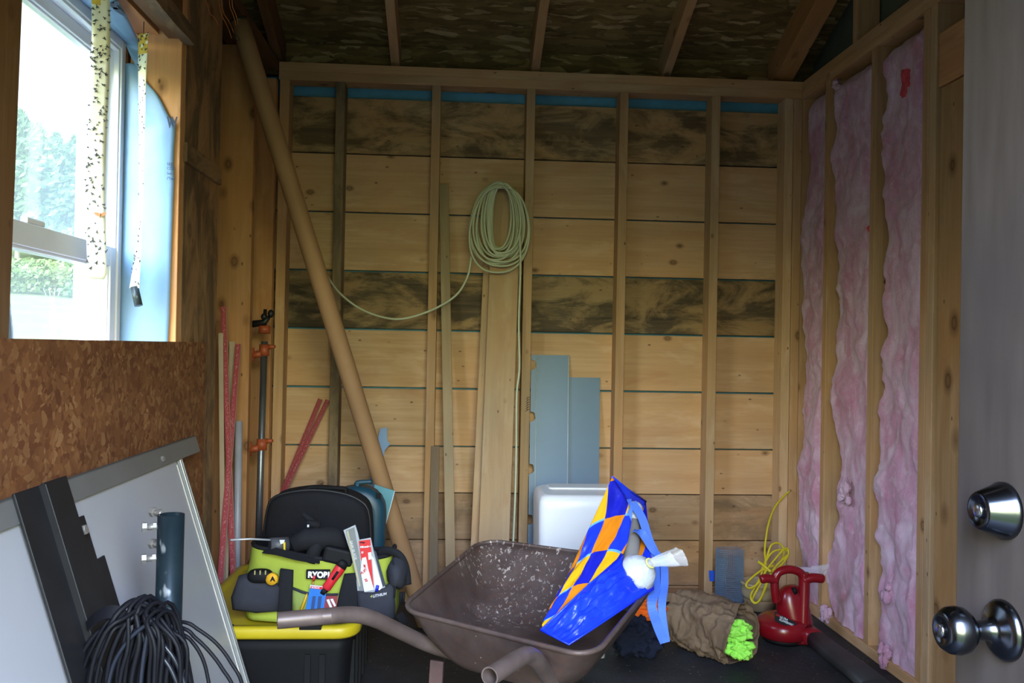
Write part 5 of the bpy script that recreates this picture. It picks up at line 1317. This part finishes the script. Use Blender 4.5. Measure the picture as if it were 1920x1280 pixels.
m = MB(); m.add([V((a.x, D-.0008, a.z)), V((b.x+.001, D-.0008, a.z-.001)), V((b.x+.001, D-.0008, b.z)), V((a.x+.004, D-.0008, b.z-.001)), V((a.x+.001, D-.0008, (a.z+b.z)/2))], [(4,3,2,1,0)])
tag(m.build('painters_tape', plain('blue_tape', (.01, .10, .75), .6), solid=.0006), 'bright blue tape patch on the right stud beside the wire mesh', 'tape')
M_ycord = plain('yellow_cord', (.60, .49, .02), .45, var=.08)
yc = thing('yellow_cord', at(1437, 1090, Y=3.60), 'yellow electric cord looped and hanging in the right corner', 'cord')
YC = 3.60
def yp(pts, dy=0.0, n=7): return smooth_path([at(p[0], p[1], Y=3.63-.0013*(p[1]-921)+dy+.006*math.sin(i*1.7)) for i, p in enumerate(pts)], n)
main = [(1480, 921), (1468, 932), (1452, 952), (1441, 982), (1436, 1010), (1434, 1035), (1436, 1060), (1430, 1085), (1416, 1112), (1411, 1124), (1418, 1130), (1428, 1118), (1440, 1085), (1456, 1060), (1474, 1043), (1479, 1036), (1470, 1030), (1450, 1034), (1436, 1052), (1424, 1085), (1410, 1110), (1408, 1122), (1416, 1131), (1427, 1122), (1438, 1095), (1448, 1070), (1466, 1048), (1470, 1030), (1460, 1018), (1446, 1022), (1438, 1044), (1428, 1068)]
MB().tube(yp(main), .0042, 8).build('cord_loops', M_ycord, yc)
MB().tube(yp([(1450, 1060), (1426, 1070), (1404, 1088), (1399, 1098), (1408, 1102), (1424, 1090), (1442, 1062), (1472, 1028), (1478, 1040), (1462, 1062), (1446, 1072)], -.012), .0042, 8).build('cord_loops', M_ycord, yc)
MB().tube(yp([(1421, 1052), (1432, 1060), (1446, 1072)], -.022), .0062, 8).build('tied_end', M_ycord, yc)
MB().tube(yp([(1419, 1049), (1422, 1054)], -.022), .0035, 6).build('plug_prongs', M_bolt, yc)
MB().tube([at(1480, 921, Y=3.63), at(1482, 919, Y=D-.002)], .004, 6).build('nail_hook', M_bolt, yc)
# beige tub
jc = V((at(1427, 1140, Y=3.52).x, 3.545, 0)); jr = .076
jg = thing('plastic_tub', jc, 'beige plastic tub on the floor behind the red blower', 'tub')
M_beige = plain('beige_plastic', (.42, .33, .21), .5, var=.06)
Mj = Matrix.Translation(jc); zj = at(1427, 1098, Y=3.47).z
MB().lathe([(0, .004), (.050, .003), (.058, .008), (.0655, .040), (.066, .050), (0, .050)], Mj, 36, cap0=False, cap1=False).build('base', plain('darker_beige', (.24, .17, .10), .6), jg)
MB().lathe([(.055, .049), (.066, .054), (.073, .066), (jr, .085), (jr, zj-.012), (jr+.004, zj-.010), (jr+.004, zj), (jr-.004, zj), (jr-.006, zj-.01), (jr-.006, .09), (.05, .06), (0, .058)], Mj, 40, cap0=False, cap1=False).build('body', M_beige, jg)
# red blower
M_bred = NT('red_glossy_plastic'); c = M_bred.coord('Object'); M_bred = M_bred.fin(M_bred.mix(M_bred.ramp(M_bred.noise(c, 14, 5, .65), [(.45, 0.0), (.75, .35)]), (.20, .004, .009), (.14, .022, .032)), .26, 0, .5)
bY = 3.13; bo = at(1474, 1195, Y=bY); bo.z = 0
sB = bY/FPX
bl_ = thing('leaf_blower', bo, 'red electric blower standing on the floor in the right corner', 'blower')
def bq(px, py, dy=0.0): return at(px, py, Y=bY+dy)
zb = .018
m = MB(); m.lathe([(0, zb), (.080, zb), (.098, zb+.012), (.104, zb+.034), (.102, zb+.052), (.092, zb+.066), (.070, zb+.078), (.052, zb+.082), (0, zb+.082)], Matrix.Translation(bo+V((0, .03, 0))), 40, cap0=False, cap1=False); m.build('fan_housing', M_bred, bl_)
m = MB(); m.lathe([(.0, .002), (.07, .002), (.085, zb+.004), (0, zb+.006)], Matrix.Translation(bo+V((0, .03, 0))), 28, cap0=False, cap1=False); m.build('foot_ring', M_blackp, bl_)
# motor column and dome
m = MB(); rg = []
for (cx, hw_, py, hd_) in ((1488, 38, 1196, .070), (1489, 36, 1180, .068), (1490, 33, 1158, .062), (1487, 32, 1140, .056), (1484, 29, 1122, .046), (1483, 24, 1108, .036), (1485, 16, 1099, .022), (1486, 7, 1096, .010)):
    cpos = bq(cx, py, .025); rg.append([cpos+V((hw_*sB*math.cos(a_), hd_*math.sin(a_), 0)) for a_ in [2*math.pi*k/28 for k in range(28)]])
m.loft(rg); m.build('motor_housing', M_bred, bl_)
m = MB(); m.tube(smooth_path([bq(1507, 1206, -.03), bq(1506, 1170, -.022), bq(1507, 1130, -.012), bq(1508, 1090, -.004), bq(1506, 1074, -.002)], 5), [.0205]*21, 16); m.build('rear_column', M_bred, bl_)
hp = smooth_path([bq(1456, 1128, .0), bq(1453, 1108, -.004), bq(1453, 1086, -.006), bq(1461, 1072, -.006), bq(1480, 1067, -.006), bq(1500, 1073, -.006), bq(1510, 1090, -.006)], 6)
m = MB(); m.tube(hp, .0155, 16); m.build('carry_handle', M_bred, bl_)
m = MB(); m.tube(smooth_path([bq(1456, 1088, -.006), bq(1440, 1084, -.010), bq(1430, 1085, -.012), bq(1425, 1086, -.012)], 4), [.0165]*10+[.015, .013, .008], 16); m.build('front_grip', M_bred, bl_)
m = MB(); m.tube(smooth_path([bq(1505, 1088, -.006), bq(1522, 1083, -.010), bq(1538, 1084, -.012), bq(1545, 1085, -.012)], 4), [.0175]*9+[.017, .0165, .014, .009], 16); m.build('side_grip', M_bred, bl_)
m = MB(); m.tube([bq(1487, 1108, -.012), bq(1493, 1106, -.012)], [.014, .012], 14); m.build('switch_knob', M_blackp, bl_)
lbp = [(1453, 1146), (1465, 1153), (1493, 1167), (1493, 1179), (1470, 1172), (1453, 1164)]
lb_ = card('label', lbp, bY-.056, plain('black_label', (.012, .014, .018), .4), bl_, .0015)
ftext('lettering', 'ULTRA', 1461.5, 1157.5, bY-.058, .0105, M_cwhite, lb_, .0003, .15, -22)
ftext('lettering', 'BLOWER/VAC', 1460.5, 1162.5, bY-.058, .0105, M_cwhite, lb_, .0003, .15, -22, .86)
ftext('lettering', 'TORO', 1454, 1153, bY-.058, .008, M_redp, lb_, .0003, 0, -22, .8)
nzl = [(bq(1512, 1192, -.03), .036, .030), (bq(1530, 1205, -.09), .036, .028), (bq(1560, 1224, -.20), .042, .024), (bq(1600, 1250, -.33), .048, .022), (bq(1642, 1282, -.47), .052, .020)]
for q_, (p, _, h_) in enumerate(nzl): p.z = max(.052-.006*q_, h_+.004)
def nring(i0, i1):
    rg = []
    for i in range(i0, i1):
        p, w_, h_ = nzl[i]; d = (nzl[min(i+1, len(nzl)-1)][0]-nzl[max(i-1, 0)][0]).normalized(); sd_ = d.cross(V((0, 0, 1))).normalized(); up_ = sd_.cross(d)
        rg.append([p+sd_*w_*math.copysign(abs(math.cos(a_))**.7, math.cos(a_))+up_*h_*math.copysign(abs(math.sin(a_))**.7, math.sin(a_)) for a_ in [2*math.pi*k/24 for k in range(24)]])
    return rg
MB().loft(nring(0, 2)).build('outlet_collar', M_bred, bl_)
MB().loft(nring(1, 5)).build('black_nozzle', plain('dusty_black_nozzle', (.030, .030, .034), .55, var=.3), bl_)
# clear plastic film scrap behind the blower
t = NT('film_scrap'); cc = t.coord('Object'); t.bump(t.noise(cc, 25, 5, .7, 1.0), .8, .006); M_scrap = t.fin((.70, .66, .75), .2, 0, .5); t.b.inputs['Alpha'].default_value = .35
fpnts = [at(1488, 1062, Y=3.30), at(1555, 1056, Y=3.18), at(1548, 1080, Y=3.16), at(1500, 1076, Y=3.28)]
m = MB(); m.grid(lambda u, v: fpnts[0]*(1-u)*(1-v)+fpnts[1]*u*(1-v)+fpnts[2]*u*v+fpnts[3]*(1-u)*v+V((.006*fbm(V((u*5, v*5, 1))), 0, .008*fbm(V((u*6, v*4, 2)))-.006*math.sin(3.14*u))), 16, 8)
tag(m.build('plastic_film', M_scrap, solid=.0004), 'scrap of clear plastic film caught on the pink insulation behind the blower', 'plastic film')
# paper bag lying on its side with bright cloth
t = NT('brown_kraft_paper'); cc = t.coord('Object'); nn = t.noise(cc, 9, 5, .6, .8)
col = t.ramp(nn, [(.3, (.125, .080, .050)), (.7, (.19, .128, .082))]); t.bump(t.noise(cc, 26, 5, .65, .8), .6, .006); M_paper = t.fin(col, .75, 0, .25)
c0 = at(1266, 1166, Y=3.14); c1 = at(1390, 1198, Y=2.925); c0.z = .108; c1.z = .100
pa_ = (c1-c0).normalized(); ps_ = pa_.cross(V((0, 0, 1))).normalized(); pu_ = ps_.cross(pa_)
pb2 = thing('paper_bag', V((c0.lerp(c1, .5).x, c0.lerp(c1, .5).y, 0)), 'crumpled brown paper bag lying on its side on the floor', 'paper bag')
PLn = (c1-c0).length
def pbf(u, v, k=1.0):
    an = 2*math.pi*u
    sx_ = math.copysign(abs(math.cos(an))**.75, math.cos(an)); sz_ = math.copysign(abs(math.sin(an))**.75, math.sin(an))
    w_ = .088+.010*v; h_ = .094+.006*v
    if v < .06: q = v/.06; w_ *= q**.5; h_ *= q**.5
    q = V((math.cos(an)*1.3, math.sin(an)*1.3, v*3.4)); 
    cr = .009*fbm(q*1.2+V((3, 0, 0)))+.011*(mnoise.ridged_multi_fractal(q*1.7+V((7, 1, 2)), .9, 2.1, 4, .9, 2)-.9)+.006*math.sin(9*v+3*math.sin(an*2))
    if v > .9: cr += .014*(v-.9)/.1*math.sin(an*3+1)
    p = c0+pa_*(PLn*v+.02*(v > .9)*math.sin(an*2+.7))+ps_*(w_+cr)*sx_*k+pu_*(h_+cr)*sz_*k
    p.z = max(p.z, .004); return p
m = MB().grid(pbf, 110, 80, closeu=True); m.build('bag', M_paper, pb2, solid=.0012)
def wad(name, label, cat, c, r, mat, seed, amp=.35, fr=2.2, M=None, folds=1.0, pw=.85):
    rnd = random.Random(seed); c = V(c); r = V(r)
    def fn(u, v):
        th = 2*math.pi*u; ph = math.pi*(v-.5); d = V((math.cos(ph)*math.cos(th), math.cos(ph)*math.sin(th), math.sin(ph)))
        rg_ = mnoise.ridged_multi_fractal(d*fr*.8+V((seed, seed*.3, 2)), .9, 2.1, 4, .9, 2)-1.0
        k = 1+amp*fbm(d*fr+V((seed*3.1, 0, 0)))+.16*folds*rg_
        p = c+V((d.x*r.x, d.y*r.y, d.z*r.z))*k; p.z = max(p.z, .003); return p
    o = MB().grid(fn, 80, 48, closeu=True).build(name, mat); return tag(o, label, cat)
M_limec = cloth('fluorescent_lime_cloth', (.32, .80, .10), .8, 45, .5, .12)
lc_ = c0.lerp(c1, .86)
wad('cloth', 'bright lime cloth stuffed in the mouth of the paper bag, upper fold', 'cloth', lc_+V((.005, -.03, .018)), (.052, .052, .040), M_limec, 3)
wad('cloth', 'bright lime cloth bundle at the lower lip of the paper bag', 'cloth', lc_+V((.016, -.045, -.042)), (.046, .040, .034), M_limec, 6)
wad('cloth', 'navy cloth tucked in the paper bag above the lime cloth', 'cloth', lc_+V((-.03, .01, .058)), (.045, .05, .022), cloth('navy_cloth_edge', (.008, .018, .07), .85), 8)
nc = at(1192, 1190, Y=3.02); nc.z = .060
wad('cloth', 'dark navy cloth heaped on the floor under the blue straps', 'cloth', nc, (.085, .075, .066), cloth('navy_cloth', (.006, .009, .024), .9, 40, .5), 12, .4)
oc = at(1213, 1138, Y=3.12); oc.z = .135
wad('cloth', 'bright orange cloth lying on top of the navy cloth', 'cloth', at(1210, 1142, Y=3.10), (.088, .055, .036), cloth('orange_cloth', (.68, .12, .012), .85, 40, .5), 15, .35)
bb = at(1210, 1150, Y=3.14); bb.z = .05
wad('cloth', 'dark cloth bundle underneath the orange cloth', 'cloth', (bb.x, 3.17, .055), (.08, .06, .055), cloth('dark_cloth', (.012, .013, .02), .9), 17, .3)
# foam cup and box scraps beneath the barrow
cu = at(1126, 1224, Z=.0); cu = at(1127, 1214, Y=3.0); cu.z = 0
cp = thing('foam_cup', cu, 'white paper cup on the floor beneath the wheelbarrow', 'cup')
Mc = Matrix.Translation(cu)
MB().lathe([(.0, .002), (.014, .001), (.022, .14), (.0205, .14), (.0135, .006), (0, .006)], Mc, 20, cap0=False, cap1=False).build('cup', M_cwhite, cp)
MB().tube([Mc @ V((.0225*math.cos(a_), .0225*math.sin(a_), .14)) for a_ in [2*math.pi*k/20 for k in range(20)]], .0016, 6, closed=True).build('rolled_lip', M_cwhite, cp)
bx = at(990, 1300, Y=2.02)
bxc = thing('cardboard_box', V((bx.x, 2.10, 0)), 'worn grey cardboard box with blue print under the wheelbarrow', 'box')
m = MB(); m.mbox(Matrix.Translation((bx.x, 2.10, .115)) @ Matrix.Rotation(.25, 4, 'Z'), .12, .12, .225); m.build('box', plain('grey_box_card', (.15, .13, .125), .8, var=.2), bxc, bevel=.003)
MX = Matrix.Translation((bx.x, 2.10, .115)) @ Matrix.Rotation(.25, 4, 'Z') @ Matrix.Translation((.0, -.0603, .075)) @ MF
m = MB()
for (x0_, y0_, x1_, y1_) in ((-.004, -.03, .002, .03), (-.016, .006, .018, .011), (-.02, -.012, .02, -.007)): m.prism([(x0_, y0_), (x1_, y0_), (x1_, y1_), (x0_, y1_)], MX, .0006)
m.build('blue_print', plain('blue_print_ink', (.02, .05, .30), .6), bxc)
ss = at(1110, 1236, Y=2.9)
